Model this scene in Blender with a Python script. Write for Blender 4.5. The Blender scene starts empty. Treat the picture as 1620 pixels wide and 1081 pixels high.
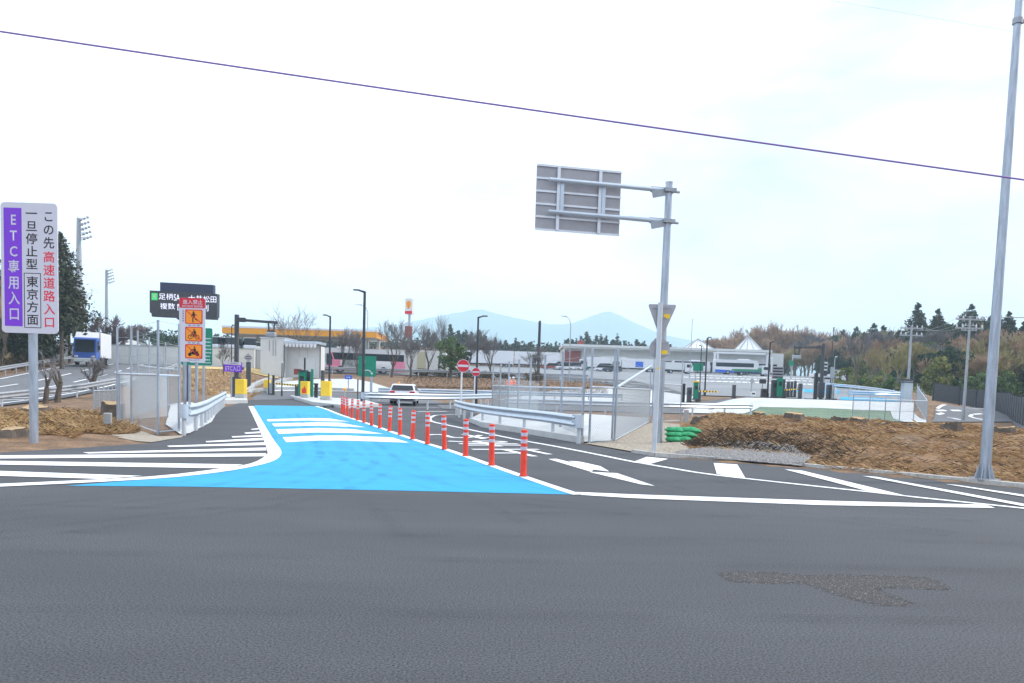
import bpy, bmesh, math, random
import numpy as np
from mathutils import Vector, Matrix
HAZE = True
random.seed(7); rng = np.random.default_rng(7)
scene = bpy.context.scene; COL = scene.collection
R = math.radians
# ------------------------------------------------------------------ camera
W0, H0 = 1620.0, 1081.0
FPX, PPX, PPY = 1300.0, 810.0, 705.0
PITCH, ROLL, CAMH = R(4.1), R(1.8), 1.54
_f = Vector((0, math.cos(PITCH), -math.sin(PITCH))); _u = Vector((0, math.sin(PITCH), math.cos(PITCH))); _r = Vector((1, 0, 0))
CR = _r*math.cos(ROLL) + _u*math.sin(ROLL); CU = -_r*math.sin(ROLL) + _u*math.cos(ROLL); CF = _f
camd = bpy.data.cameras.new("camera"); cam = bpy.data.objects.new("camera", camd); COL.objects.link(cam)
cam.matrix_world = Matrix(((CR.x, CU.x, -CF.x, 0), (CR.y, CU.y, -CF.y, 0), (CR.z, CU.z, -CF.z, CAMH), (0, 0, 0, 1)))
camd.sensor_fit = 'HORIZONTAL'; camd.sensor_width = 36; camd.lens = FPX/W0*36
camd.shift_x = (W0/2-PPX)/W0; camd.shift_y = (PPY-H0/2)/W0
camd.clip_start = 0.1; camd.clip_end = 20000
scene.camera = cam
# ------------------------------------------------------------------ sky, sun, exposure
SUN_EL, SUN_AZ = R(40), R(78)      # azimuth clockwise from +Y
world = bpy.data.worlds.new("World"); scene.world = world; world.use_nodes = True
nt = world.node_tree; nt.nodes.clear()
def N(t, typ, **kw):
    n = t.nodes.new(typ)
    for k, v in kw.items(): setattr(n, k, v)
    return n
sky = N(nt, 'ShaderNodeTexSky', sky_type='NISHITA', sun_disc=False, sun_elevation=SUN_EL, sun_rotation=SUN_AZ)
tc = N(nt, 'ShaderNodeTexCoord'); sp = N(nt, 'ShaderNodeSeparateXYZ'); nt.links.new(tc.outputs['Generated'], sp.inputs[0])
mp = N(nt, 'ShaderNodeMapping'); mp.inputs['Scale'].default_value = (1.0, 1.0, 2.6); mp.inputs['Location'].default_value = (0.35, 0.1, 0.0)
nt.links.new(tc.outputs['Generated'], mp.inputs[0])
nz = N(nt, 'ShaderNodeTexNoise'); nz.inputs['Scale'].default_value = 2.3; nz.inputs['Detail'].default_value = 6; nz.inputs['Roughness'].default_value = .55
nt.links.new(mp.outputs[0], nz.inputs['Vector'])
# the cloud cover is thinner towards the right of the view (+X)
ma = N(nt, 'ShaderNodeMath', operation='MULTIPLY_ADD'); ma.inputs[1].default_value = -0.30; nt.links.new(sp.outputs['X'], ma.inputs[0]); nt.links.new(nz.outputs['Fac'], ma.inputs[2])
rp = N(nt, 'ShaderNodeValToRGB'); rp.color_ramp.elements[0].position = .27; rp.color_ramp.elements[1].position = .50
rp.color_ramp.elements[0].color = (.40, .40, .40, 1); rp.color_ramp.elements[1].color = (1, 1, 1, 1)
nt.links.new(ma.outputs[0], rp.inputs[0])
# overcast: brighter overhead than at the horizon
cl = N(nt, 'ShaderNodeMapRange'); cl.inputs['From Min'].default_value = 0.0; cl.inputs['From Max'].default_value = .9
cl.inputs['To Min'].default_value = 10.0; cl.inputs['To Max'].default_value = 13
nt.links.new(sp.outputs['Z'], cl.inputs['Value'])
cc = N(nt, 'ShaderNodeVectorMath', operation='SCALE'); cc.inputs[0].default_value = (.92, 1.0, 1.15); nt.links.new(cl.outputs[0], cc.inputs['Scale'])
mx = N(nt, 'ShaderNodeMix', data_type='RGBA'); nt.links.new(rp.outputs[0], mx.inputs['Factor'])
nt.links.new(sky.outputs[0], mx.inputs['A']); nt.links.new(cc.outputs[0], mx.inputs['B'])
mp2 = N(nt, 'ShaderNodeMapping'); mp2.inputs['Scale'].default_value = (1.2, 1.2, 6.5); mp2.inputs['Location'].default_value = (2.3, .6, .4); nt.links.new(tc.outputs['Generated'], mp2.inputs[0])
nz2 = N(nt, 'ShaderNodeTexNoise'); nz2.inputs['Scale'].default_value = 2.6; nz2.inputs['Detail'].default_value = 5; nz2.inputs['Roughness'].default_value = .5; nt.links.new(mp2.outputs[0], nz2.inputs['Vector'])
ma2 = N(nt, 'ShaderNodeMath', operation='MULTIPLY_ADD'); ma2.inputs[1].default_value = .22; nt.links.new(sp.outputs['X'], ma2.inputs[0]); nt.links.new(nz2.outputs['Fac'], ma2.inputs[2])
rp2 = N(nt, 'ShaderNodeValToRGB'); rp2.color_ramp.elements[0].position = .56; rp2.color_ramp.elements[1].position = .84
rp2.color_ramp.elements[0].color = (0, 0, 0, 1); rp2.color_ramp.elements[1].color = (.95, .95, .95, 1); nt.links.new(ma2.outputs[0], rp2.inputs[0])
mx2 = N(nt, 'ShaderNodeMix', data_type='RGBA'); nt.links.new(rp2.outputs[0], mx2.inputs['Factor']); nt.links.new(mx.outputs['Result'], mx2.inputs['A']); mx2.inputs['B'].default_value = (6.1, 6.5, 7.2, 1); mx = mx2
bg = N(nt, 'ShaderNodeBackground'); bg.inputs['Strength'].default_value = 0.12
nt.links.new(mx.outputs['Result'], bg.inputs['Color'])
wo = N(nt, 'ShaderNodeOutputWorld'); nt.links.new(bg.outputs[0], wo.inputs['Surface'])
sund = bpy.data.lights.new("sun", 'SUN'); sund.energy = 3.4; sund.angle = R(6); sund.color = (1, .95, .88)
sun = bpy.data.objects.new("sun", sund); COL.objects.link(sun)
sd = Vector((math.sin(SUN_AZ)*math.cos(SUN_EL), math.cos(SUN_AZ)*math.cos(SUN_EL), math.sin(SUN_EL)))
sun.rotation_euler = sd.to_track_quat('Z', 'Y').to_euler(); sun.location = (30, -10, 60)
scene.view_settings.view_transform = 'Standard'; scene.view_settings.look = 'None'
scene.view_settings.exposure = 0.30; scene.view_settings.gamma = 1
scene.cycles.max_bounces = 6; scene.cycles.transparent_max_bounces = 24; scene.cycles.volume_bounces = 2
# ------------------------------------------------------------------ terrain
def ss(a, b, x):
    t = np.clip((np.asarray(x, float)-a)/(b-a), 0, 1); return t*t*(3-2*t)
def ray(px, py):
    d = CR*((px-PPX)/FPX) - CU*((py-PPY)/FPX) + CF
    return d
def dep(px, py, Y):                # point seen at a pixel, Y metres away
    d = ray(px, py); d = d*(Y/d.y); return Vector((d.x, d.y, d.z+CAMH))
def flat(px, py, z=0.0):
    d = ray(px, py); k = (z-CAMH)/d.z; return Vector((d.x*k, d.y*k, z))
def ppm(Y): return FPX/Y
K0, K1 = flat(1035, 722), flat(1612, 772)
kd = (K1-K0).normalized(); kn = Vector((-kd.y, kd.x, 0))
if kn.y < 0: kn = -kn
def terrain(x, y):
    x = np.asarray(x, float); y = np.asarray(y, float)
    base = 2.45*ss(62, 112, y) + 0.041*np.clip(y-110, 0, 95)
    toll = 1.2*ss(62, 70, y)
    base = base + (np.maximum(base, toll)-base)*ss(12, 20, x)
    low = 0.8*ss(45, 105, y)
    xe = 41.6+(y-85)*0.44
    xe = np.where(y > 160, 74.6+(y-160)*.2, xe)
    m = 1-ss(0, 9, x-xe)
    z = low + (base-low)*m
    # the motorway on the left climbs away
    hw = np.clip(-0.3+(y-45)*0.055, -.8, 3.2)
    wl = ss(0, 5, -x-(21.5+0.10*np.clip(y-45, 0, 60)))*ss(20, 36, y)*(1-ss(118, 150, y))
    z = z+(hw-z)*wl
    # cleared mound on the right, beyond the kerb
    px_ = x-K0.x; py_ = y-K0.y
    s = px_*kn.x+py_*kn.y; t = px_*kd.x+py_*kd.y
    s0 = 0.45+2.3*(1-ss(2.6, 4.3, t))
    bump = .07*np.sin(x*1.9+1)*np.sin(y*1.3)+.04*np.sin(x*4.1)*np.cos(y*3.3+2)+.02*np.sin(x*7.3+y*5.1)
    e_ = x-(4.1+(y-19.5)*.2)
    w_ = .6*(1-ss(3.4, 5.6, t)); mm = (w_*ss(0, 1.8, s-s0)+(1-w_)*ss(-.6, 8.0, s-s0))*(1-ss(12, 20, s))*ss(0, 1.3, e_)
    z = z + mm*(0.72+bump) + 0.08*ss(0.1, .5, s)*ss(-1, 0, e_)*(1-ss(6, 12, s))*(1-mm)
    # rough cleared verge on the left
    vl = ss(0, 1.2, -x-8.7-(y-18)*.45)*ss(17.0, 18.4, y)*(1-ss(30, 40, y))
    z = z + vl*(0.12+.7*bump)
    # wooded hill on the right
    s1 = x-(63+(y-125)*.136); s2 = y-(125-(x-63)*.42)
    hs = np.minimum(s1, s2)
    z = z + 11*ss(2, 75, hs)*(1-.0*s1)
    return z
def tz(x, y): return float(terrain(x, y))
def hit(px, py, dz=0.0, y0=3.0, y1=900.0):
    d = ray(px, py); d = d/d.y
    ys = np.concatenate([np.arange(y0, 150, .25), np.arange(150, y1, 2)])
    f = CAMH+d.z*ys-terrain(d.x*ys, ys)-dz
    i = np.argmax(f < 0)
    if f[i] >= 0: i = len(ys)-1
    a, b = ys[max(i-1, 0)], ys[i]
    for _ in range(24):
        m = (a+b)/2
        if CAMH+d.z*m-tz(d.x*m, m)-dz < 0: b = m
        else: a = m
    return Vector((d.x*b, b, tz(d.x*b, b)))
def on(px, Y, py=600):             # ground point below a pixel column at distance Y
    p = dep(px, py, Y); return Vector((p.x, p.y, tz(p.x, p.y)))
# ------------------------------------------------------------------ materials
MATS = {}
def mat(name, col, rough=.6, metal=0., var=.12, scale=6., bump=0., spec=.4, emit=None, alpha=1., detail=4, coords='Object', c2=None, sc3=None, fine=None):
    if name in MATS: return MATS[name]
    m = bpy.data.materials.new(name); m.use_nodes = True; t = m.node_tree; b = t.nodes['Principled BSDF']
    b.inputs['Roughness'].default_value = rough; b.inputs['Metallic'].default_value = metal; b.inputs['Specular IOR Level'].default_value = spec
    co = N(t, 'ShaderNodeTexCoord'); vec = co.outputs[coords]
    if sc3:
        mpp = N(t, 'ShaderNodeMapping'); mpp.inputs['Scale'].default_value = sc3; t.links.new(vec, mpp.inputs[0]); vec = mpp.outputs[0]
    no = N(t, 'ShaderNodeTexNoise'); no.inputs['Scale'].default_value = scale; no.inputs['Detail'].default_value = detail; no.inputs['Roughness'].default_value = .6
    t.links.new(vec, no.inputs['Vector'])
    ra = N(t, 'ShaderNodeValToRGB'); ra.color_ramp.elements[0].position = .3; ra.color_ramp.elements[1].position = .7
    lo = [max(0, c*(1-var)) for c in col]; hi = [min(1, c*(1+var)) for c in col]
    if c2 is not None: lo = col; hi = c2
    ra.color_ramp.elements[0].color = (*lo, 1); ra.color_ramp.elements[1].color = (*hi, 1)
    t.links.new(no.outputs['Fac'], ra.inputs[0]); out = ra.outputs[0]
    if fine:                        # (scale, strength): fine grain
        n2 = N(t, 'ShaderNodeTexNoise'); n2.inputs['Scale'].default_value = fine[0]; n2.inputs['Detail'].default_value = 3; t.links.new(co.outputs[coords], n2.inputs['Vector'])
        mr = N(t, 'ShaderNodeMapRange'); mr.inputs['From Min'].default_value = .3; mr.inputs['From Max'].default_value = .7
        mr.inputs['To Min'].default_value = 1-fine[1]; mr.inputs['To Max'].default_value = 1+fine[1]; t.links.new(n2.outputs['Fac'], mr.inputs[0])
        vm = N(t, 'ShaderNodeVectorMath', operation='SCALE'); t.links.new(out, vm.inputs[0]); t.links.new(mr.outputs[0], vm.inputs['Scale']); out = vm.outputs[0]
    t.links.new(out, b.inputs['Base Color'])
    if bump:
        bn = N(t, 'ShaderNodeBump'); bn.inputs['Strength'].default_value = bump; bn.inputs['Distance'].default_value = .02
        t.links.new((n2 if fine else no).outputs['Fac'], bn.inputs['Height']); t.links.new(bn.outputs[0], b.inputs['Normal'])
    if emit:
        b.inputs['Emission Color'].default_value = (*emit[:3], 1); b.inputs['Emission Strength'].default_value = emit[3]
    b.inputs['Alpha'].default_value = alpha
    MATS[name] = m; return m
M = lambda n: MATS[n]
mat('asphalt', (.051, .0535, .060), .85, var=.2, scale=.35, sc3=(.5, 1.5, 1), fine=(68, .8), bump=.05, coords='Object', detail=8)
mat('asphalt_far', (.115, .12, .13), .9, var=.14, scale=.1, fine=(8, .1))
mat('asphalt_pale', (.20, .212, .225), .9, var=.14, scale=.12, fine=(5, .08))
mat('patch', (.030, .028, .026), .8, c2=(.135, .12, .11), scale=60, detail=3, bump=.4, fine=(170, .5))
mat('cyan_paint', (.005, .255, .47), .7, c2=(.009, .30, .535), scale=1.1, sc3=(.35, 1.6, 1), fine=(40, .06))
mat('white_paint', (.74, .75, .76), .6, var=.06, scale=5, fine=(30, .07))
mat('worn_paint', (.55, .56, .56), .7, var=.25, scale=6)
mat('concrete', (.34, .35, .35), .85, var=.12, scale=1.3, fine=(14, .1), bump=.1)
mat('concrete_white', (.46, .475, .48), .8, var=.09, scale=.9, fine=(10, .07))
mat('kerb_grey', (.42, .42, .40), .9, var=.18, scale=2.5, fine=(20, .15))
mat('soil', (.085, .052, .031), .95, c2=(.25, .15, .08), scale=1.4, fine=(16, .35), bump=.6, detail=8)
mat('soil_dark', (.05, .035, .02), .95, c2=(.16, .10, .05), scale=2.2, fine=(22, .4), bump=.6)
mat('gravel', (.12, .12, .125), .95, c2=(.32, .31, .30), scale=26, detail=2, fine=(60, .35), bump=.8)
mat('gravel_tan', (.22, .19, .15), .95, c2=(.42, .37, .30), scale=22, detail=2, fine=(60, .35), bump=.8)
mat('straw', (.36, .225, .10), .9, c2=(.57, .40, .21), scale=1.1)
mat('straw_red', (.21, .115, .055), .9, c2=(.37, .21, .10), scale=1.6)
mat('twig', (.055, .04, .028), .9, var=.3, scale=3)
mat('moss', (.10, .20, .06), .95, c2=(.2, .3, .12), scale=3)
mat('greennet', (.06, .11, .07), .9, c2=(.17, .24, .16), scale=1.2, sc3=(.3, 3, 3), fine=(8, .3))
mat('galv', (.36, .40, .46), .42, .7, var=.24, scale=3, sc3=(5, 5, .6), fine=(60, .08))
mat('galv_dull', (.33, .35, .38), .5, .45, var=.12, scale=4)
mat('galv_bright', (.50, .56, .63), .38, .5, var=.08, scale=3)
mat('zinc_white', (.50, .53, .56), .45, .2, var=.06, scale=4)
mat('panel_grey', (.36, .35, .37), .55, .3, var=.07, scale=3)
mat('aluminium', (.62, .64, .68), .4, .6, var=.06, scale=3)
mat('wire', (.34, .37, .40), .5, .3, var=.05)
mat('dark_metal', (.035, .04, .05), .5, .2, var=.2, scale=5)
mat('charcoal', (.06, .065, .075), .6, .0, var=.15, scale=4)
mat('black', (.02, .02, .022), .5, var=.2)
mat('rubber', (.018, .018, .018), .85, var=.2)
mat('bollard_orange', (.74, .045, .018), .5, var=.2, scale=11, sc3=(1, 1, .5))
mat('reflective', (.56, .44, .48), .35, var=.05)
mat('sign_white', (.60, .59, .66), .4, var=.02)
mat('white', (.66, .67, .70), .45, var=.03)
mat('cream', (.60, .61, .60), .7, var=.05, scale=1.2, fine=(9, .04))
mat('sign_purple', (.20, .035, .62), .4, var=.03)
mat('ink', (.015, .015, .02), .5, var=.05)
mat('sign_red', (.60, .015, .035), .4, var=.04)
mat('red_text', (.72, .015, .05), .4, var=.03)
mat('sign_green', (.0, .20, .12), .4, var=.05)
mat('sign_orange', (.92, .30, .02), .4, var=.03)
mat('sign_yellow', (.85, .56, .03), .45, var=.05)
mat('sign_blue', (.02, .12, .60), .4, var=.03)
mat('canopy_orange', (.80, .34, .02), .5, var=.06)
mat('navy', (.045, .055, .10), .5, .1, var=.12)
mat('glass', (.015, .02, .028), .22, .0, var=.1, spec=.35)
mat('glass_pale', (.30, .42, .46), .12, var=.15, spec=.8)
mat('tail_red', (.55, .01, .03), .3, var=.03)
mat('car_white', (.64, .65, .68), .25, var=.02, spec=.6)
mat('pink', (.72, .09, .24), .4, c2=(.80, .38, .46), scale=.8)
mat('greyprint', (.10, .12, .12), .4, c2=(.5, .52, .5), scale=2.2)
mat('truck_blue', (.03, .10, .42), .35, var=.08)
mat('truck_green', (.03, .22, .12), .4, var=.08)
mat('box_grey', (.60, .62, .62), .5, var=.05)
mat('dark_red', (.25, .05, .04), .5, var=.1)
mat('wood_cut', (.36, .25, .14), .85, var=.2, scale=6)
mat('bark', (.10, .08, .065), .95, var=.35, scale=5, bump=.4)
mat('bark_pale', (.20, .175, .15), .95, var=.3, scale=5)
mat('twig_brown', (.27, .165, .105), .95, c2=(.42, .285, .19), scale=.35)
mat('twig_grey', (.13, .12, .125), .95, c2=(.20, .18, .18), scale=.5)
mat('twig_olive', (.23, .20, .08), .95, c2=(.38, .32, .15), scale=.35)
mat('leaf_dark', (.018, .04, .022), .85, c2=(.05, .085, .04), scale=.6)
mat('leaf_mid', (.04, .085, .025), .85, c2=(.13, .19, .05), scale=.6)
mat('leaf_olive', (.10, .13, .03), .85, c2=(.28, .27, .07), scale=.5)
mat('cedar', (.022, .038, .022), .9, c2=(.07, .07, .04), scale=.4)
mat('hedge', (.06, .05, .026), .95, c2=(.16, .12, .06), scale=1.2)
mat('sandbag', (.03, .20, .09), .95, c2=(.08, .40, .19), scale=11, bump=1.0, spec=.1)
mat('skin', (.45, .27, .19), .6, var=.05)
mat('hivis', (.90, .16, .05), .7, var=.08)
mat('trousers', (.16, .20, .24), .8, var=.1)
mat('cable', (.24, .13, .40), .5, var=.05)
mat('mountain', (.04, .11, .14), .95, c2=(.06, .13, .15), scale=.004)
mat('purple_bush', (.11, .075, .085), .95, c2=(.17, .12, .12), scale=.6)
mat('drygrass', (.45, .33, .12), .95, c2=(.62, .46, .20), scale=.7, fine=(9, .2))
mat('glow_white', (.8, .8, .9), .5, emit=(.80, .80, 1.0, .75))
mat('glow_green', (.02, .5, .1), .5, emit=(.05, .55, .12, .5))
mat('ball_amber', (.9, .35, .02), .4, var=.03)
def veil(name, col, a):
    m = mat(name, col, .6, var=.05); t = m.node_tree; b = t.nodes['Principled BSDF']; b.inputs['Alpha'].default_value = a; return m
veil('net_left', (.50, .55, .60), .42); veil('net_right', (.72, .78, .80), .22)
mat('beige', (.46, .43, .30), .7, var=.06)
def tyre_mat():
    m = mat('tyre_mark', (.012, .014, .02), .7, var=.3, scale=3); t = m.node_tree; b = t.nodes['Principled BSDF']; co = N(t, 'ShaderNodeTexCoord'); no = N(t, 'ShaderNodeTexNoise'); no.inputs['Scale'].default_value = 1.3; no.inputs['Detail'].default_value = 6
    t.links.new(co.outputs['Object'], no.inputs['Vector']); mr = N(t, 'ShaderNodeMapRange'); mr.inputs['From Min'].default_value = .38; mr.inputs['From Max'].default_value = .72; mr.inputs['To Max'].default_value = .11; t.links.new(no.outputs['Fac'], mr.inputs[0]); t.links.new(mr.outputs[0], b.inputs['Alpha'])
tyre_mat()
# ------------------------------------------------------------------ mesh helpers
class MB:
    def __init__(s): s.v = []; s.f = []
    def add(s, vs, fs):
        o = len(s.v); s.v += [tuple(v) for v in vs]; s.f += [tuple(i+o for i in f) for f in fs]; return s
    def box(s, c, d, rz=0., rx=0., ry=0., bev=0.):
        hx, hy, hz = d[0]/2, d[1]/2, d[2]/2
        if bev > 0:
            b = min(bev, hx*.9, hy*.9, hz*.9); bm = bmesh.new(); bmesh.ops.create_cube(bm, size=1)
            for v in bm.verts: v.co = Vector((v.co.x*2*hx, v.co.y*2*hy, v.co.z*2*hz))
            bmesh.ops.bevel(bm, geom=list(bm.edges), offset=b, segments=2, affect='EDGES', profile=.5)
            vs = [v.co.copy() for v in bm.verts]; bm.verts.index_update(); fs = [[v.index for v in f.verts] for f in bm.faces]; bm.free()
        else:
            vs = [Vector((x, y, z)) for x in (-hx, hx) for y in (-hy, hy) for z in (-hz, hz)]
            fs = [(0, 1, 3, 2), (4, 6, 7, 5), (0, 4, 5, 1), (2, 3, 7, 6), (0, 2, 6, 4), (1, 5, 7, 3)]
        if rz or rx or ry:
            m = Matrix.Rotation(rz, 3, 'Z') @ Matrix.Rotation(ry, 3, 'Y') @ Matrix.Rotation(rx, 3, 'X'); vs = [m @ v for v in vs]
        c = Vector(c); return s.add([v+c for v in vs], fs)
    def tube(s, pts, r, n=8, cap=True):
        pts = [Vector(p) for p in pts]; rs = r if isinstance(r, (list, tuple)) else [r]*len(pts)
        o = len(s.v); up = None
        for i, p in enumerate(pts):
            d = (pts[min(i+1, len(pts)-1)]-pts[max(i-1, 0)])
            if d.length < 1e-9: d = Vector((0, 0, 1))
            d.normalize()
            if up is None: up = d.orthogonal().normalized()
            else:
                up = up-d*up.dot(d)
                up = up.normalized() if up.length > 1e-6 else d.orthogonal().normalized()
            w = d.cross(up)
            for k in range(n):
                a = 2*math.pi*k/n; s.v.append(tuple(p+(up*math.cos(a)+w*math.sin(a))*rs[i]))
        for i in range(len(pts)-1):
            for k in range(n):
                a = o+i*n+k; b = o+i*n+(k+1) % n; s.f.append((a, b, b+n, a+n))
        if cap and n > 2:
            s.f.append(tuple(o+k for k in range(n))[::-1]); e = o+(len(pts)-1)*n; s.f.append(tuple(e+k for k in range(n)))
        return s
    def bar(s, a, b, w, h, up=(0, 0, 1)):
        a = Vector(a); b = Vector(b); d = (b-a).normalized(); u = Vector(up); x = d.cross(u)
        if x.length < 1e-6: x = d.orthogonal()
        x.normalize(); u = x.cross(d).normalized()
        vs = [p+x*i*w/2+u*j*h/2 for p in (a, b) for (i, j) in ((-1, -1), (1, -1), (1, 1), (-1, 1))]
        return s.add(vs, [(0, 1, 2, 3)[::-1], (4, 5, 6, 7), (0, 4, 5, 1)[::-1], (1, 5, 6, 2)[::-1], (2, 6, 7, 3)[::-1], (3, 7, 4, 0)[::-1]])
    def prism(s, poly, axis, a, b):       # polygon (2-tuples) extruded along an axis between a and b
        def P(u, v, w): return {'x': (w, u, v), 'y': (u, w, v), 'z': (u, v, w)}[axis]
        n = len(poly); vs = [P(u, v, a) for u, v in poly]+[P(u, v, b) for u, v in poly]
        fs = [tuple(range(n)), tuple(range(n, 2*n))[::-1]]+[(i, (i+1) % n+0, (i+1) % n+n, i+n) for i in range(n)]
        return s.add(vs, fs)
    def disc(s, c, r, axis='y', n=24, t=.01):
        return s.prism([(r*math.cos(2*math.pi*k/n)+(c[0] if axis != 'x' else c[1]), r*math.sin(2*math.pi*k/n)+(c[2] if axis != 'z' else c[1])) for k in range(n)], axis,
                       {'x': c[0], 'y': c[1], 'z': c[2]}[axis]-t/2, {'x': c[0], 'y': c[1], 'z': c[2]}[axis]+t/2)
    def ball(s, c, r, n=10, sq=(1, 1, 1)):
        vs = []; fs = []; m = n//2+1
        for i in range(m+1):
            th = math.pi*i/m
            for k in range(n):
                a = 2*math.pi*k/n; vs.append((c[0]+sq[0]*r*math.sin(th)*math.cos(a), c[1]+sq[1]*r*math.sin(th)*math.sin(a), c[2]+sq[2]*r*math.cos(th)))
        for i in range(m):
            for k in range(n): fs.append((i*n+k, (i+1)*n+k, (i+1)*n+(k+1) % n, i*n+(k+1) % n))
        return s.add(vs, fs)
    def build(s, name, m, parent=None, smooth=False, ang=35):
        me = bpy.data.meshes.new(name); me.from_pydata(s.v, [], s.f); me.update()
        bm = bmesh.new(); bm.from_mesh(me); bmesh.ops.recalc_face_normals(bm, faces=bm.faces)
        if smooth:
            for f in bm.faces: f.smooth = True
            for e in bm.edges:
                if len(e.link_faces) == 2 and e.calc_face_angle(0) > R(ang): e.smooth = False
        bm.to_mesh(me); bm.free()
        return link(name, me, m, parent)
def link(name, me, m, parent=None):
    if m is not None: me.materials.clear(); me.materials.append(M(m) if isinstance(m, str) else m)
    o = bpy.data.objects.new(name, me); COL.objects.link(o)
    if parent is not None: o.parent = parent
    return o
def raw(name, v, f, m, parent=None):     # numpy arrays straight to a mesh (all faces the same size)
    v = np.asarray(v, np.float32); f = np.asarray(f, np.int32); me = bpy.data.meshes.new(name)
    me.vertices.add(len(v)); me.vertices.foreach_set('co', v.ravel()); k = f.shape[1]
    me.loops.add(f.size); me.loops.foreach_set('vertex_index', f.ravel()); me.polygons.add(len(f))
    me.polygons.foreach_set('loop_start', np.arange(0, f.size, k, dtype=np.int32)); me.update(calc_edges=True)
    return link(name, me, m, parent)
def tag(o, label, cat, group=None, kind=None):
    if label: o['label'] = label
    if cat: o['category'] = cat
    if group: o['group'] = group
    if kind: o['kind'] = kind
    return o
def thing(name, label, cat, loc=(0, 0, 0), rz=0., group=None):
    o = bpy.data.objects.new(name, None); o.empty_display_size = .2; COL.objects.link(o)
    o.location = loc; o.rotation_euler = (0, 0, rz); return tag(o, label, cat, group)
def struct(o): o['kind'] = 'structure'; return o
def dup(root, loc, rz=0., label=None, group=None, scale=None, parent=None):
    c = root.copy(); COL.objects.link(c)
    if parent is None:
        c.location = loc; c.rotation_euler = (0, 0, rz)
        if label: c['label'] = label
        if group: c['group'] = group
        if scale: c.scale = scale if isinstance(scale, tuple) else (scale,)*3
    else: c.parent = parent
    for ch in list(root.children): dup(ch, None, parent=c)
    return c
def text(name, body, x0, x1, z0, z1, y, m, parent, keep=False, space=1., off=.008):   # lettering on a plane facing -Y, fitted to a box
    c = bpy.data.curves.new('t', 'FONT'); c.body = body; c.align_x = 'CENTER'; c.space_line = space; c.resolution_u = 3; c.offset = off
    o = bpy.data.objects.new('t', c); COL.objects.link(o); dg = bpy.context.evaluated_depsgraph_get()
    me = bpy.data.meshes.new_from_object(o.evaluated_get(dg)); bpy.data.objects.remove(o)
    n = len(me.vertices); a = np.empty(n*3, np.float32); me.vertices.foreach_get('co', a); a = a.reshape(-1, 3)
    lo, hi = a.min(0), a.max(0); w = max(hi[0]-lo[0], 1e-6); h = max(hi[1]-lo[1], 1e-6)
    sx, sz = (x1-x0)/w, (z1-z0)/h
    if keep: sx = sz = min(sx, sz)
    b = np.empty_like(a); b[:, 0] = (a[:, 0]-(lo[0]+hi[0])/2)*sx+(x0+x1)/2; b[:, 2] = (a[:, 1]-(lo[1]+hi[1])/2)*sz+(z0+z1)/2; b[:, 1] = y
    me.vertices.foreach_set('co', b.ravel()); me.update()
    return link(name, me, m, parent)
def drape(name, pts, m, lift=.02, step=2., grid=True, parent=None, z=None):
    bm = bmesh.new(); vs = [bm.verts.new((p[0], p[1], 0)) for p in pts]; f = bm.faces.new(vs)
    bmesh.ops.triangulate(bm, faces=[f], quad_method='BEAUTY', ngon_method='EAR_CLIP')
    if grid and z is None:
        xs = [p[0] for p in pts]; ys = [p[1] for p in pts]
        for ax, lo, hi in ((0, min(xs), max(xs)), (1, min(ys), max(ys))):
            k = math.ceil(lo/step)*step
            while k < hi:
                co = [0, 0, 0]; co[ax] = k; no = [0, 0, 0]; no[ax] = 1
                bmesh.ops.bisect_plane(bm, geom=bm.verts[:]+bm.edges[:]+bm.faces[:], plane_co=co, plane_no=no); k += step
    for v in bm.verts: v.co.z = (tz(v.co.x, v.co.y) if z is None else z)+lift
    bmesh.ops.recalc_face_normals(bm, faces=bm.faces)
    if sum(f.normal.z for f in bm.faces) < 0: bmesh.ops.reverse_faces(bm, faces=bm.faces)
    me = bpy.data.meshes.new(name); bm.to_mesh(me); bm.free(); return link(name, me, m, parent)
def stroke(pts, w):                  # outline of a constant-width line along a polyline
    pts = [Vector((p[0], p[1], 0)) for p in pts]; L = []; Rr = []
    for i, p in enumerate(pts):
        d = (pts[min(i+1, len(pts)-1)]-pts[max(i-1, 0)]).normalized(); n = Vector((-d.y, d.x, 0))
        L.append(p+n*w/2); Rr.append(p-n*w/2)
    return L+Rr[::-1]
def strip(name, L, Rr, m, lift):
    me = bpy.data.meshes.new(name); n = len(L); me.from_pydata([(p.x, p.y, lift) for p in L]+[(p.x, p.y, lift) for p in Rr], [], [(i, i+1, n+i+1, n+i) for i in range(n-1)]); me.update(); o = link(name, me, m, None)
    if me.polygons[0].normal.z < 0: me.flip_normals()
    return o
def smooth_line(pts, k=6):           # Catmull-Rom through points
    P = [Vector(p) for p in pts]; P = [2*P[0]-P[1]]+P+[2*P[-1]-P[-2]]; out = []
    for i in range(1, len(P)-2):
        for j in range(k):
            t = j/k; a, b, c, d = P[i-1], P[i], P[i+1], P[i+2]
            out.append(.5*((2*b)+(c-a)*t+(2*a-5*b+4*c-d)*t*t+(3*b-a-3*c+d)*t**3))
    out.append(P[-2]); return out
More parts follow.
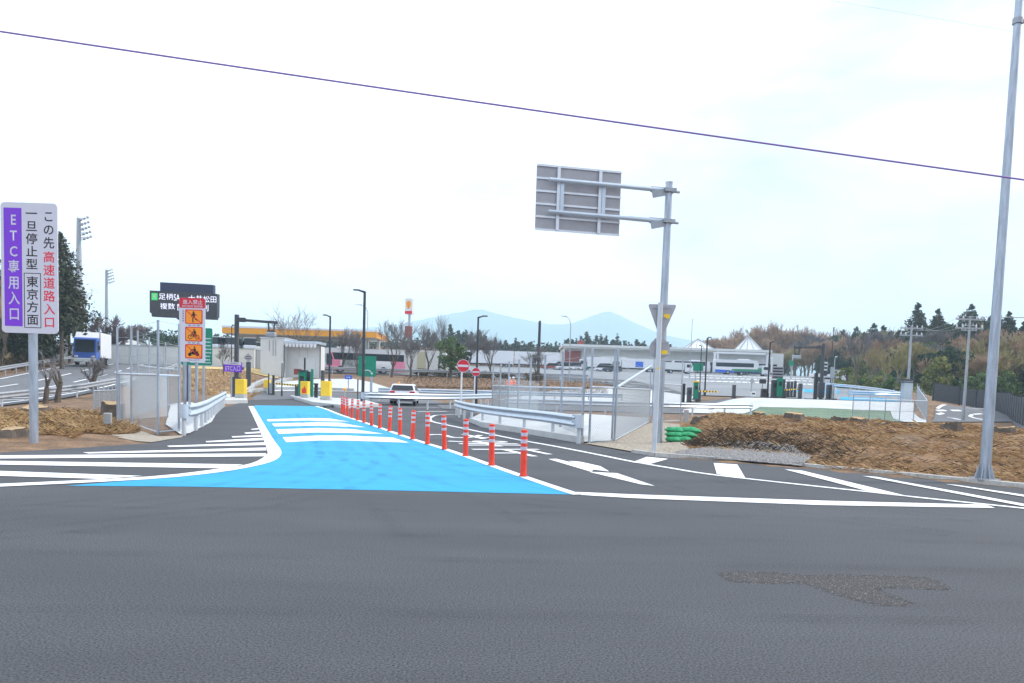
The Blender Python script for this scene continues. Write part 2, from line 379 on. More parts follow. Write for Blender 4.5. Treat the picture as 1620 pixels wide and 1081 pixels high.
# ================================================================== SETTING
def axis_grid(lo, a, b, hi, d, g):
    xs = list(np.arange(a, b+1e-6, d)); s = d
    x = b
    while x < hi: s *= g; x += s; xs.append(min(x, hi))
    s = d; x = a
    while x > lo: s *= g; x -= s; xs.insert(0, max(x, lo))
    return np.array(xs)
gx = axis_grid(-6000, -46, 60, 6000, .7, 1.10); gy = axis_grid(-300, 6, 120, 7000, .7, 1.09)
XX, YY = np.meshgrid(gx, gy); ZZ = terrain(XX, YY)-.03
nx, ny = len(gx), len(gy); idx = np.arange(nx*ny).reshape(ny, nx)
fq = np.stack([idx[:-1, :-1], idx[:-1, 1:], idx[1:, 1:], idx[1:, :-1]], -1).reshape(-1, 4)
g = struct(raw('ground', np.stack([XX, YY, ZZ], -1).reshape(-1, 3), fq, 'soil'))
for p in g.data.polygons: p.use_smooth = True
F = lambda l, z=0.0: [flat(a, b, z) for a, b in l]
Hh = lambda l: [hit(a, b) for a, b in l]
# main asphalt: one flat sheet
far_edge = [(-420, 735), (0, 716), (150, 707), (240, 701), (284, 693), (306, 684), (330, 668), (344, 648), (395, 633), (470, 630), (560, 634), (700, 640), (780, 640),
            (742, 662), (760, 676), (840, 688), (920, 702), (1000, 716), (1035, 722.5), (1191, 733.5), (1383, 750.5), (1612, 772.5), (1830, 794)]
pts = F(far_edge); pts += [Vector((40, -8, 0)), Vector((-40, -8, 0)), Vector((-40, 12, 0))]
struct(drape('road', pts, 'asphalt', 0, z=0.0))
# worn, aggregate-showing scar in the foreground asphalt
pat = F([(1134, 907), (1150, 908), (1165, 905.5), (1200, 906), (1245, 909), (1280, 912), (1310, 911), (1370, 911), (1440, 912), (1475, 918), (1503, 928), (1500, 932), (1470, 931.5), (1400, 929), (1385, 934), (1410, 944), (1437, 955), (1428, 959), (1395, 958.5), (1360, 950), (1330, 943), (1300, 931), (1278, 924), (1240, 922), (1190, 922), (1158, 918)])
ctr = sum((Vector(p) for p in pat), Vector())/len(pat)
pp = smooth_line(pat+[pat[0]], 3)[:-1]
SCAR = pp
# cyan surfacing of the entrance lane
cy = [(105, 769), (235, 758.5), (346, 747.5), (404, 737.5), (432, 729.5), (443, 722), (443.5, 712), (432, 695), (415, 667), (400.5, 643.5), (404, 641.5), (502, 643), (517, 648), (538, 657), (583, 671), (652, 695), (707, 712), (783, 739), (846, 761), (894, 777), (908, 783), (600, 776), (300, 770.5), (180, 769.5)]
struct(drape('cyan_lane', F(cy), 'cyan_paint', .004, z=0.0))
def mark(l, lift=.008, name='road_marking', m='white_paint', zz=0.0): return struct(drape(name, F(l), m, lift, z=zz))
ll = [(393, 643), (403, 664), (415, 691), (422.5, 712), (421, 721), (397, 734), (346, 742.5), (235, 755), (0, 766.5), (-200, 775)]
lr = [(401, 643), (415, 667), (432, 695), (444, 712), (443.5, 722), (432, 730), (404, 738), (346, 748), (235, 759), (0, 771), (-200, 780)]
struct(strip('road_marking', smooth_line(F(ll), 3), smooth_line(F(lr), 3), 'white_paint', .009))
for q in ([(397, 679.3), (408.5, 678), (409.5, 680), (398, 680.4)], [(386, 685.2), (411, 683.2), (412, 685.8), (389, 686.8)], [(366, 691), (413.5, 688.6), (414.5, 691.5), (368, 692.8)],
          [(325, 698.7), (416, 693.4), (417, 697), (327, 700.4)], [(264, 706), (418.5, 700.6), (420, 704.8), (268, 707.7)], [(131, 716.4), (421, 708.8), (421.5, 713.2), (140, 718.3)],
          [(-60, 721.8), (0, 721.3), (421, 718), (421.5, 722.6), (0, 726.2), (-60, 726.9)], [(-80, 728), (0, 730), (385, 735.6), (352, 741.8), (0, 735.8), (-80, 734)], [(-80, 743), (0, 746), (225, 753.8), (160, 758.6), (0, 753.8), (-80, 751)]):
    mark(q)
for q in ([(422, 664), (491, 662), (520, 662.5), (553, 667.5), (500, 666.5), (491, 665.6), (424, 667.2)], [(430, 670.8), (503, 668.6), (540, 669.5), (578, 676.6), (503, 674), (434, 675.2)],
          [(436.5, 680), (503, 677.6), (560, 679.6), (607, 687), (548, 685.5), (503, 684.8), (441, 687)], [(447, 692.4), (503, 689.6), (545, 689.5), (622, 693), (647, 701), (590, 699), (548, 697.6), (503, 697.6), (453, 700.2)]):
    mark(q, .0085)
bl = F([(500, 643), (517, 648), (538, 656.5), (583, 671), (652, 695), (707, 712), (783, 739), (846, 761), (894, 777.2), (914, 783.5)])
struct(drape('road_marking', stroke(smooth_line(bl, 3), .17), 'white_paint', .010, z=0.0))
rl = F([(735, 655.5), (693.6, 657), (682, 660.5), (680, 664), (688, 668.5), (742, 680), (811, 694.5), (880, 707), (949, 720.5), (1001, 731), (1060, 741), (1130, 752), (1300, 771), (1375, 779), (1436, 786), (1620, 805), (1760, 820)])
struct(drape('road_marking', stroke(smooth_line(rl, 4), .15), 'white_paint', .0085, z=0.0))
struct(drape('road_marking', stroke(F([(575, 642.5), (600, 643.5), (660, 645), (724, 645)]), .15), 'white_paint', .0085, z=0.0))
struct(drape('road_marking', stroke(F([(659, 651.5), (707, 651.2)]), .3), 'white_paint', .0085, z=0.0))
mark([(911, 779.3), (1000, 783), (1300, 793), (1560, 799.5), (1574, 804.5), (1300, 800), (1000, 789), (920, 784)])
for q in ([(1000, 732.5), (1023, 723.8), (1057, 727), (1029, 735)], [(1129, 733.4), (1166.5, 736), (1179, 757.5), (1134, 751)], [(1241, 743.5), (1268, 745.4), (1440, 787.3), (1375, 778.8)], [(1364, 754), (1387, 755.6), (1620, 798.5), (1700, 812), (1650, 808)], [(1496, 767), (1513, 768.4), (1620, 784), (1740, 800), (1700, 800), (1620, 787)]):
    mark(q, .0125)
# tyre marks on the paint and the asphalt
def tyres(l, w=.17, gap=1.5, off=(0,)):
    q = smooth_line(F(l), 5)
    for o in off:
        for sg in (0, gap):
            L = []; Rr = []
            for i, p_ in enumerate(q):
                d = (q[min(i+1, len(q)-1)]-q[max(i-1, 0)]).normalized(); n = Vector((-d.y, d.x, 0)); L.append(p_+n*(o+sg+w/2)); Rr.append(p_+n*(o+sg-w/2))
            struct(strip('tyre_mark', L, Rr, 'tyre_mark', .0145+.0004*abs(o)+.0002*sg))
tyres([(480, 655), (500, 690), (530, 720), (600, 752), (760, 790), (1000, 815)], off=(0, .5))
tyres([(455, 655), (468, 690), (475, 720), (430, 745), (300, 775), (60, 800), (-300, 830)], off=(0, .4, -.6))
tyres([(470, 655), (495, 700), (540, 760), (640, 850)], w=.2)
tyres([(-500, 838), (0, 842), (600, 848), (1200, 856), (2100, 868)], w=.2, gap=1.6, off=(0,))
tyres([(-900, 960), (0, 965), (800, 975), (2500, 1000)], w=.22, gap=1.7, off=(0,))
tyres([(720, 665), (800, 695), (950, 745), (1150, 800), (1500, 850)], off=(0, .35))
# turn arrow, painted for traffic coming towards the junction
mark([(867.5, 727), (880, 726.6), (940, 741), (936, 747.5)], .0085)
mark([(899, 730), (918, 731.5), (950, 738.6), (964, 747), (933, 743.3), (928.5, 739.4)], .0112)
mark([(932, 747.5), (976, 749.5), (1036, 769.8), (1014, 767.4)], .0098)
# painted word for the drivers coming out, upside down from here
def road_word(ch, c, along, across, hl, wl):
    e = text('road_marking', ch, -wl/2, wl/2, -hl/2, hl/2, 0, 'white_paint', None)
    me = e.data
    for v in me.vertices:
        p = c+across*v.co.x+along*v.co.z; v.co = (p.x, p.y, .0085)
    struct(e)
fa = flat(700, 688.5); fb = flat(838, 719); al = (fb-fa).normalized(); ac = Vector((al.y, -al.x, 0))
for ch, a in (('れ', (731, 691)), ('ま', (769, 702)), ('止', (823, 716.5))):
    road_word(ch, flat(*a), al, -ac if False else Vector((al.y, -al.x, 0)), 2.0, 1.75)
# kerb along the right verge
kp = F([(1000, 716.6), (1035, 721.5), (1191, 732.6), (1225, 735.5), (1383, 749.5), (1612, 771.5), (1830, 792.5)])
kb = MB()
for i in range(len(kp)-1):
    a, b = kp[i]+kn*.07, kp[i+1]+kn*.07; kb.bar(a+Vector((0, 0, .03)), b+Vector((0, 0, .03)), .14, .10)
struct(kb.build('kerb', 'kerb_grey'))
# gravel and shale below the mound
sh = [(1060, 721), (1090, 712), (1130, 702), (1200, 699), (1255, 705), (1285, 722), (1270, 738), (1191, 731), (1100, 724)]
struct(drape('gravel_patch', [hit(a, b) for a, b in sh], 'gravel', .012, .35))
struct(drape('gravel_verge', [hit(a, b) for a, b in [(925, 702), (968, 698), (1020, 672), (1040, 668), (1075, 672), (1082, 700), (1090, 712), (1062, 721), (1000, 715)]], 'gravel_tan', .012, .35))
struct(drape('gravel_path', [hit(a, b) for a, b in [(170, 676), (186, 668), (250, 690), (290, 688), (288, 691), (240, 699), (215, 697), (180, 690)]], 'gravel_tan', -.012, .5))
# concrete behind guardrail and inside the fenced strip
struct(drape('concrete_apron', [hit(a, b) for a, b in [(742, 668), (770, 660), (925, 655), (1028, 662), (1022, 672), (968, 697), (918, 700), (840, 687), (764, 675)]], 'concrete_white', .012, .7))
apw = MB()
q = F([(745, 668), (764, 675.3), (840, 687.3), (919, 701)])
for i in range(3): apw.bar(q[i]+Vector((0, .12, .08)), q[i+1]+Vector((0, .12, .08)), .2, .2)
for i in range(3):
    a, b = q[i]+Vector((0, .24, .17)), q[i+1]+Vector((0, .24, .17)); a2 = a+Vector((.5, 2.6, .22)); b2 = b+Vector((.5, 2.6, .22)); o = len(apw.v); apw.add([a, b, b2, a2], [(0, 1, 2, 3)])
struct(apw.build('concrete_bank', 'concrete_white'))
struct(drape('concrete_apron', [hit(a, b) for a, b in [(262, 672), (270, 640), (300, 636), (345, 650), (335, 668), (300, 686), (286, 688)]], 'concrete_white', .012, .7))
# gate road behind the cyan surfacing, paved yards and the exit road
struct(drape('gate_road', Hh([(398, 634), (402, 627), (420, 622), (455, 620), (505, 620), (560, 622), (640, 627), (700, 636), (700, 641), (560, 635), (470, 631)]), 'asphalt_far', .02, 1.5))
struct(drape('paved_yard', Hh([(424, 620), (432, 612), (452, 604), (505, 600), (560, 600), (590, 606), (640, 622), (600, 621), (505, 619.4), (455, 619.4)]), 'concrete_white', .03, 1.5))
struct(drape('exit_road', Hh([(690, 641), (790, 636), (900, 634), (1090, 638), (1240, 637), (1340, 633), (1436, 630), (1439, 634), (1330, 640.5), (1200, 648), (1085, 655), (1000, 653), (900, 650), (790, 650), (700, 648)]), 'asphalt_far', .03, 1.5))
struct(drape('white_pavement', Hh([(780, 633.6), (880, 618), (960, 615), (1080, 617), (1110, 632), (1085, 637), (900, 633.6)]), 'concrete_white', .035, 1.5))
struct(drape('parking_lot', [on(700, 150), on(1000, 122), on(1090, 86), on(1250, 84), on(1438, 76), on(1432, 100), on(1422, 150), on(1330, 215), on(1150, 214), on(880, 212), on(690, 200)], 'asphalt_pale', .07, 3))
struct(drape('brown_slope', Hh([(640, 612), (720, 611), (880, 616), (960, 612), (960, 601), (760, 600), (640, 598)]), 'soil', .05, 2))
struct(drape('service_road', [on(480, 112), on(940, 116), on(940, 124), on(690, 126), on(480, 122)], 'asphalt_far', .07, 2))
# markings on the parking lot
for a, b, Y0, n, dx in ((1090, 1290, 170, 26, 0), (1080, 1300, 150, 22, 0), (1100, 1310, 128, 20, 0)):
    for i in range(n):
        px = a+(b-a)*i/n; p = on(px, Y0); mm_ = [Vector((p.x, p.y, 0)), Vector((p.x+.9, p.y+.3, 0)), Vector((p.x+2.2, p.y+4.3, 0)), Vector((p.x+1.3, p.y+4, 0))]
        struct(drape('road_marking', mm_, 'white_paint', .10, 3))
struct(drape('cyan_lane', [on(1332, 72), on(1438, 71.5), on(1434, 84), on(1400, 90), on(1332, 90)], 'cyan_paint', .09, 1.5))
struct(drape('cyan_lane', [on(1225, 104), on(1330, 104), on(1330, 96), on(1225, 96)], 'cyan_paint', .09, 1.5))
# embankment of the exit plaza
struct(drape('concrete_slope', [on(1082, 60), on(1084, 66), on(1200, 70.3), on(1450, 70.3), on(1448, 65.6), on(1205, 65.6), on(1155, 60)], 'concrete_white', .05, .8))
struct(drape('concrete_slope', [on(1412, 65.5), on(1448, 65.5), on(1470, 61), on(1470, 54), on(1434, 54)], 'concrete_white', .05, .8))
struct(drape('green_slope', [on(1165, 60), on(1206, 65.5), on(1300, 65.8), on(1411, 65.4), on(1432, 54), on(1300, 53), on(1165, 54)], 'greennet', .06, .8))
# lower road on the right with its markings
struct(drape('lower_road', Hh([(1474, 668), (1480, 646), (1540, 644), (1572, 645), (1590, 655), (1640, 668), (1700, 690), (1600, 668), (1540, 668)]), 'asphalt_far', .03, 1.5))
for l, w in (([(1538, 657), (1534, 659.5), (1542, 662.5), (1556, 665)], .25), ([(1556, 655.5), (1540, 656.5)], .25), ([(1483, 647.2), (1565, 647.5)], .25), ([(1482, 650.5), (1496, 650.3)], .4), ([(1505, 650.4), (1520, 650.6)], .4), ([(1483, 656.5), (1492, 654.5)], .35), ([(1500, 661), (1520, 665)], .25)):
    struct(drape('road_marking', stroke(Hh(l), w), 'white_paint', .045, 1))
# motorway on the left
HWL, HWR = [(22, -33), (40, -35.5), (60, -40), (66, -41.6), (80, -46.5), (96, -52), (125, -60), (170, -72)], [(22, -24), (40, -27.3), (50, -27.2), (60, -29), (80, -34), (96, -39), (125, -46), (170, -54)]
hp = [Vector((x, y, 0)) for y, x in HWL]+[Vector((x, y, 0)) for y, x in HWR[::-1]]
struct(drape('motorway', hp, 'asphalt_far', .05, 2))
def hw_at(y, f):
    a = np.interp(y, [p[0] for p in HWL], [p[1] for p in HWL]); b = np.interp(y, [p[0] for p in HWR], [p[1] for p in HWR]); return Vector((a+(b-a)*f, y, 0))
struct(drape('road_marking', stroke([hw_at(y, .06) for y in range(24, 165, 6)], .2), 'white_paint', .075, 2))
struct(drape('road_marking', stroke([hw_at(y, .93) for y in range(24, 165, 6)], .2), 'white_paint', .075, 2))
for f in (.35, .62):
    for y in range(24, 160, 8): struct(drape('road_marking', stroke([hw_at(y, f), hw_at(y+4, f)], .22), 'white_paint', .075, 2))
for y in range(40, 84, 2): struct(drape('road_marking', stroke([hw_at(y, .72), hw_at(y+1.4, .9)], .3), 'worn_paint', .075, 2))
# dry yellow lawn below the retaining wall
struct(drape('dry_lawn', [on(290, 95), on(440, 92), on(440, 99.5), on(275, 101)], 'drygrass', .06, 2))
# raised parking terrace behind the retaining wall
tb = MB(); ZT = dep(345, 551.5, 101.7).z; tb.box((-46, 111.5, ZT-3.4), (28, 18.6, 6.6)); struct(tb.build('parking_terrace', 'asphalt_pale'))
# mountains
def ridge(name, prof, Y, thick, m='mountain'):
    top = [dep(px, py, Y) for px, py in prof]; n = len(top); v = []; k = 9
    nzr = np.random.default_rng(3)
    for j in range(k):
        f = j/(k-1)
        for p in top:
            zz = p.z*(1-f)**1.15+ (nzr.uniform(-8, 8)*min(1, p.z/60) if 0 < j < k-1 else 0); v.append((p.x*(1-f*thick/Y), Y-f*thick, max(zz, -5)))
    for p in top: v.append((p.x, Y+400, -5))
    idx = np.arange((k+1)*n).reshape(k+1, n); rows = [k]+list(range(k)); idx = idx[rows]
    f = np.stack([idx[:-1, :-1], idx[:-1, 1:], idx[1:, 1:], idx[1:, :-1]], -1).reshape(-1, 4)
    o = raw(name, v, f, m); struct(o)
    for p in o.data.polygons: p.use_smooth = True
pm = [(330, 585), (420, 560), (480, 540), (520, 523), (560, 520), (600, 517), (640, 512), (680, 503), (705, 498), (730, 494), (748, 490), (765, 490), (785, 496), (810, 502), (840, 508), (870, 513), (892, 513), (910, 510), (925, 504), (942, 498), (955, 494), (965, 493), (980, 499), (1005, 511), (1030, 522), (1050, 530), (1090, 538), (1150, 547), (1220, 556), (1400, 575), (1700, 600)]
pr = []
for i in range(len(pm)-1):
    for j in range(4):
        t = j/4; pr.append((pm[i][0]*(1-t)+pm[i+1][0]*t, pm[i][1]*(1-t)+pm[i+1][1]*t+random.uniform(-.5, .5)))
ridge('mountain_range', pr, 4000, 900)
# ================================================================== NEAR OBJECTS
# ---- flexible lane bollards
def make_bollard():
    r = thing('lane_bollard', 'x', 'bollard')
    b = MB(); b.tube([(0, 0, .012), (0, 0, .05), (0, 0, .77), (0, 0, .79), (0, 0, .80)], [.062, .056, .056, .052, .03], 16); b.build('post', 'bollard_orange', r, True)
    b = MB(); b.tube([(0, 0, 0), (0, 0, .012)], [.078, .074], 16); b.build('base', 'dark_red', r)
    for a, c in ((.0625, .14), (.21, .29), (.365, .44)):
        b = MB(); b.tube([(0, 0, .8*(1-c)), (0, 0, .8*(1-a))], .0585, 16); b.build('reflective_band', 'reflective', r, True)
    return r
bol = [(827.7, 753.5), (777.6, 736.2), (736.4, 721.3), (703, 711), (676, 702.7), (652.4, 695), (632.7, 688), (615.8, 682.3), (600.6, 677.4), (587.8, 673.3), (575.7, 668.8), (565.3, 665), (556.3, 661.5), (549.8, 658), (544.5, 655.7), (541, 653.3)]
ordn = ['nearest', 'second', 'third', 'fourth', 'fifth', 'sixth', 'seventh', 'eighth', 'ninth', 'tenth', 'eleventh', 'twelfth', 'thirteenth', 'fourteenth', 'fifteenth', 'farthest']
br = make_bollard()
for i, (a, b) in enumerate(bol):
    l = f'{ordn[i]} orange bollard from the camera in the row beside the cyan lane'
    o = br if i == 0 else dup(br, (0, 0, 0)); o.location = flat(a, b, .012); o['label'] = l; o['group'] = 'orange bollards between the cyan lane and the exit lane'
    o.rotation_euler = (R(random.uniform(-2, 2)), R(random.uniform(-1.5, 2)), random.uniform(0, 6))
# ---- tall steel pole on the right
p = hit(1557, 759); r = thing('steel_pole', 'tall tapered galvanised steel pole on the cleared verge at the right', 'pole', p)
b = MB(); b.tube([(0, 0, 0), (0, 0, .35), (0, 0, 11.5)], [.102, .098, .05], 24); b.build('shaft', 'galv', r, True)
b = MB(); b.box((0, 0, .015), (.4, .4, .03)); b.build('base_plate', 'galv_dull', r)
for k in range(8):
    a = k*math.pi/4; b = MB(); b.add([(math.cos(a)*.11-.006*math.sin(a), math.sin(a)*.11+.006*math.cos(a), .03), (math.cos(a)*.18-.006*math.sin(a), math.sin(a)*.18+.006*math.cos(a), .03), (math.cos(a)*.114-.006*math.sin(a), math.sin(a)*.114+.006*math.cos(a), .28),
        (math.cos(a)*.11+.006*math.sin(a), math.sin(a)*.11-.006*math.cos(a), .03), (math.cos(a)*.18+.006*math.sin(a), math.sin(a)*.18-.006*math.cos(a), .03), (math.cos(a)*.114+.006*math.sin(a), math.sin(a)*.114-.006*math.cos(a), .28)], [(0, 1, 2), (5, 4, 3), (1, 4, 5, 2), (0, 2, 5, 3), (0, 3, 4, 1)]); b.build('rib', 'galv', r)
zc = 1.54+(635-60)/ppm(p.y); b = MB(); b.tube([(0, 0, zc-.05), (0, 0, zc+.05)], .085, 20); b.box((.1, 0, zc), (.06, .05, .06)); b.build('collar', 'galv_dull', r, True)
def wire(name, pts, rad, m, label, cat, sag=0.):
    a, c = pts; q = [a.lerp(c, t/40)-Vector((0, 0, sag*4*(t/40)*(1-t/40))) for t in range(41)]
    b = MB(); b.tube(q, rad, 6); return tag(b.build(name, m, None, True), label, cat)
a, c = dep(-420, -14, 13.2), dep(2000, 337, 13.2); wire('overhead_cable', (a, c), .014, 'cable', 'thick purple overhead cable crossing the whole sky above the road', 'cable', .05)
wire('overhead_wire', (dep(900, -70, 22), dep(2000, 118, 22)), .0028, 'wire', 'thin pale wire high in the sky at upper right', 'wire')
# ---- overhead direction sign seen from behind
Y = 24.; p = on(1040, Y); p = Vector((dep(1041, 690, Y).x, Y, tz(dep(1041, 690, Y).x, Y)-.02))
r = thing('overhead_sign', 'large overhead road sign seen from behind on two arms of a steel mast', 'road sign', p)
top = dep(1063, 290, Y).z-p.z
b = MB(); b.tube([(0, 0, 0), (0, 0, top)], [.125, .10], 24); b.tube([(0, 0, top), (0, 0, top+.03)], .107, 24); b.build('mast', 'galv', r, True)
ad = Vector((-math.cos(R(13)), -math.sin(R(13)), 0)); an = Vector((ad.y, -ad.x, 0))    # an points away from camera
if an.y < 0: an = -an
za = [dep(1060, 302, Y).z-p.z, dep(1060, 351, Y).z-p.z]
for z in za:
    ar = MB(); ar.tube([ad*.05+Vector((0, 0, z)), ad*3.55+Vector((0, 0, z+.02))], [.07, .052], 16); ar.tube([ad*-.02+Vector((0, 0, z)), ad*-.33+Vector((0, 0, z-.01))], .045, 12)
    arm = ar.build('arm', 'galv_bright', r, True)
    br_ = MB(); br_.box(ad*.28+Vector((0, 0, z)), (.55, .05, .16), rz=R(13)); br_.box(ad*.28+Vector((0, 0, z-.1))+an*-.06, (.5, .02, .2), rz=R(13), ry=R(-14)); br_.box((0, 0, z), (.34, .34, .10), rz=R(13))
    br_.build('bracket', 'galv_dull', arm)
cx = ad*2.62+an*.22; zt = dep(860, 262, 23.4).z-p.z; zb = dep(857, 364, 23.4).z-p.z; ph = zt-zb; zc = (zt+zb)/2; wd = 2.48
pn = MB(); pn.box(cx+Vector((0, 0, zc)), (wd, .03, ph), rz=R(13)); panel = pn.build('sign_panel', 'panel_grey', r)
for k in range(6):
    z = zb+ph*(k+.02)/5.04; s = MB(); s.box(cx-an*.035+Vector((0, 0, z)), (wd, .04, .055), rz=R(13)); s.build('stiffener', 'aluminium', panel)
for dx in (-.60, .62):
    s = MB(); s.box(cx-an*.085+ad*dx+Vector((0, 0, zc)), (.09, .05, ph), rz=R(13)); s.build('upright_channel', 'aluminium', panel)
    s = MB(); s.box(cx-an*.13+ad*(dx-.10)+Vector((0, 0, (za[0]+za[1])/2)), (.10, .03, za[0]-za[1]), rz=R(13)); s.build('clamp_bar', 'galv_bright', panel)
# ---- give way + round sign, seen from behind
Yg = 19.8; p = flat(1034.5, 720); r = thing('give_way_sign', 'inverted triangle sign above round sign seen from behind on slim white post', 'road sign', p)
zt = dep(1040, 481, Yg).z; b = MB(); b.tube([(0, 0, 0), (0, 0, zt+.02)], .062, 16); b.tube([(0, 0, zt+.02), (0, 0, zt+.03)], .064, 16); b.build('post', 'zinc_white', r, True)
x0 = dep(1048, 500, Yg).x-p.x; zl = dep(1046, 534, Yg).z
tri = [(x0-.32, zt), (x0+.32, zt), (x0+.33, zt-.05), (x0+.035, zl+.02), (x0-.035, zl+.02), (x0-.33, zt-.05)]
b = MB(); b.prism(tri, 'y', .085, .095); b.build('triangle_plate', 'panel_grey', r)
zr = dep(1043, 552, Yg).z; b = MB(); b.disc((x0-.02, .09, zr), .25, 'y', 32, .01); b.build('round_plate', 'panel_grey', r)
b = MB(); b.tube([(x0-.02+.252*math.cos(a), .09, zr+.252*math.sin(a)) for a in [R(-150+10*k) for k in range(16)]], .008, 6); b.build('plate_rim', 'white', r)
for z in (zt-.08, zt-.32, zr+.16, zr-.14):
    b = MB(); b.box((x0-.01, .073, z), (.42 if z > zr-.3 and z != zt-.32 else .2, .016, .035)); b.build('mounting_bar', 'galv_dull', r)
for z, xx in ((zt-.28, x0+.12), (zr-.02-.06, x0+.10)):
    b = MB(); b.box((xx, .082, z), (.15, .006, .10)); b.build('sticker', 'sign_yellow', r)
b = MB(); b.box((0, -.063, dep(1035, 583, Yg).z), (.05, .006, .05)); b.build('sticker', 'sign_yellow', r)
# ---- tall upright ETC sign on the left
Yl = 17.9; p = hit(54, 699); Yl = p.y; r = thing('entrance_sign', 'tall white sign with purple column and vertical black and red Japanese lettering', 'road sign', p)
zt, zb = dep(48, 323, Yl).z-p.z, dep(50, 528, Yl).z-p.z; xc = dep(52.5, 425, Yl).x-p.x; w = 88/ppm(Yl); h = zt-zb
b = MB(); b.tube([(0, .0, -.1), (0, 0, zt-.1)], .088, 20); b.build('post', 'galv', r, True)
def rrect(x0, x1, z0, z1, rad, n=5):
    o = []
    for cx_, cz_, a0 in ((x1-rad, z1-rad, 0), (x0+rad, z1-rad, 90), (x0+rad, z0+rad, 180), (x1-rad, z0+rad, 270)):
        for k in range(n+1): a = R(a0+90*k/n); o.append((cx_+rad*math.cos(a), cz_+rad*math.sin(a)))
    return o
b = MB(); b.prism(rrect(xc-w/2, xc+w/2, zb, zt, .09), 'y', -.135, -.115); pan = b.build('sign_panel', 'sign_white', r)
X = lambda f: xc-w/2+w*f
Zf = lambda f: zt-h*f
b = MB(); b.box(((X(.055)+X(.37))/2, -.1365, (Zf(.042)+Zf(.948))/2), (X(.37)-X(.055), .003, Zf(.042)-Zf(.948))); b.build('purple_column', 'sign_purple', pan)
text('lettering', 'E\nT\nC\n専\n用\n入\n口', X(.125), X(.325), Zf(.90), Zf(.095), -.1395, 'sign_white', pan, space=1.12, off=.013)
text('lettering', '一\n旦\n停\n止\n型', X(.44), X(.645), Zf(.505), Zf(.075), -.137, 'ink', pan, space=1.1, off=.013)
text('lettering', '東\n京\n方\n面', X(.445), X(.655), Zf(.935), Zf(.56), -.137, 'ink', pan, space=1.1, off=.013)
b = MB()
for xa, xb, z1, z2 in ((.40, .70, .535, .54), (.40, .70, .953, .958), (.40, .412, .535, .958), (.688, .70, .535, .958)): b.box(((X(xa)+X(xb))/2, -.1365, (Zf(z1)+Zf(z2))/2), (X(xb)-X(xa), .003, abs(Zf(z1)-Zf(z2))))
b.build('border_frame', 'ink', pan)
text('lettering', 'こ\nの\n先', X(.75), X(.94), Zf(.345), Zf(.068), -.137, 'ink', pan, space=1.1, off=.013)
text('lettering', '高\n速\n道\n路\n入\n口', X(.745), X(.95), Zf(.95), Zf(.365), -.137, 'red_text', pan, space=1.1, off=.013)
for z in (zt-.35, zb+.35):
    b = MB(); b.box((xc, -.1, z), (w*.9, .03, .06)); b.build('mounting_bar', 'galv_dull', r)
# ---- guardrails
PROF = [(0, .0), (.055, -.035), (.075, -.075), (.055, -.115), (.012, -.165), (.012, -.185), (.055, -.235), (.075, -.275), (.055, -.315), (0, -.35)]
def guardrail(label, pts, top=.78, gap=2., side=1, post_end=True, cap=True, postm='zinc_white', m='galv_bright', prof=PROF, z_off=0., name='guardrail', group='guardrails along the roads', caps=(1, 1)):
    P = [Vector(q) for q in pts]; base = P[0].copy(); r = thing(name, label, 'guardrail', base, 0, group)
    P = [q-base for q in P]; D = []
    for i in range(len(P)): D.append((P[min(i+1, len(P)-1)]-P[max(i-1, 0)]).normalized())
    v = []; k = len(prof)
    for q, d in zip(P, D):
        n = Vector((d.y, -d.x, 0)).normalized()*side
        for o, z in prof: v.append(q+n*(.075+o)+Vector((0, 0, top+z)))
        for o, z in prof[::-1]: v.append(q+n*(.075+o-.006)+Vector((0, 0, top+z)))
    f = []; kk = 2*k
    for i in range(len(P)-1):
        for j in range(kk): f.append((i*kk+j, i*kk+(j+1) % kk, (i+1)*kk+(j+1) % kk, (i+1)*kk+j))
    b = MB(); b.add(v, f); b.build('rail', m, r, True, 20)
    L = [0.]
    for i in range(1, len(P)): L.append(L[-1]+(P[i]-P[i-1]).length)
    n = max(2, round(L[-1]/gap)+1)
    for j in range(n):
        s = L[-1]*j/(n-1); i = min(max(int(np.searchsorted(L, s))-1, 0), len(P)-2); t = (s-L[i])/max(L[i+1]-L[i], 1e-6); q = P[i].lerp(P[i+1], t); nn = Vector((D[i].y, -D[i].x, 0))*side
        b = MB(); b.tube([q+Vector((0, 0, -.1)), q+Vector((0, 0, top-.03))], .057, 10); b.bar(q+Vector((0, 0, top-.18)), q+nn*.085+Vector((0, 0, top-.18)), .1, .12); b.build('post', postm, r, True)
    if cap:
        for q, d, on_ in ((P[0], -D[0], caps[0]), (P[-1], D[-1], caps[1])):
            if not on_: continue
            nn = (Vector((d.y, -d.x, 0)) if q is P[-1] else Vector((-d.y, d.x, 0)))*side
            arc = [q+nn*(.13)+d*(-.25)]+[q+nn*(.0+.13*math.cos(a))+d*(.16*math.sin(a)) for a in [R(18*k) for k in range(11)]]
            b = MB(); o = []
            for z in (top+.01, top-.36): o.append([a_+Vector((0, 0, z)) for a_ in arc])
            m_ = len(arc); vv = o[0]+o[1]+[a_*1+nn*0 for a_ in []]; b.add(vv, [(i, i+1, m_+i+1, m_+i) for i in range(m_-1)]); b.build('end_sleeve', m, r, True, 60)
    return r
def gline(l, k=4): return [Vector((q.x, q.y, tz(q.x, q.y))) for q in smooth_line([flat(a, b) for a, b in l], k)]
guardrail('short curved guardrail leading from the left fence gate towards the white island', gline([(291, 688), (306, 683), (322, 673), (335, 661), (346, 651), (354, 643)]), top=.80, gap=1.9, side=1)
guardrail('long double wave guardrail between the exit lane and the right fence gate', gline([(915, 702), (865, 691), (810, 682), (768, 674), (742, 667), (727, 661), (722, 657.5), (726, 655)]), top=.80, gap=2.5, side=-1, caps=(1, 0))
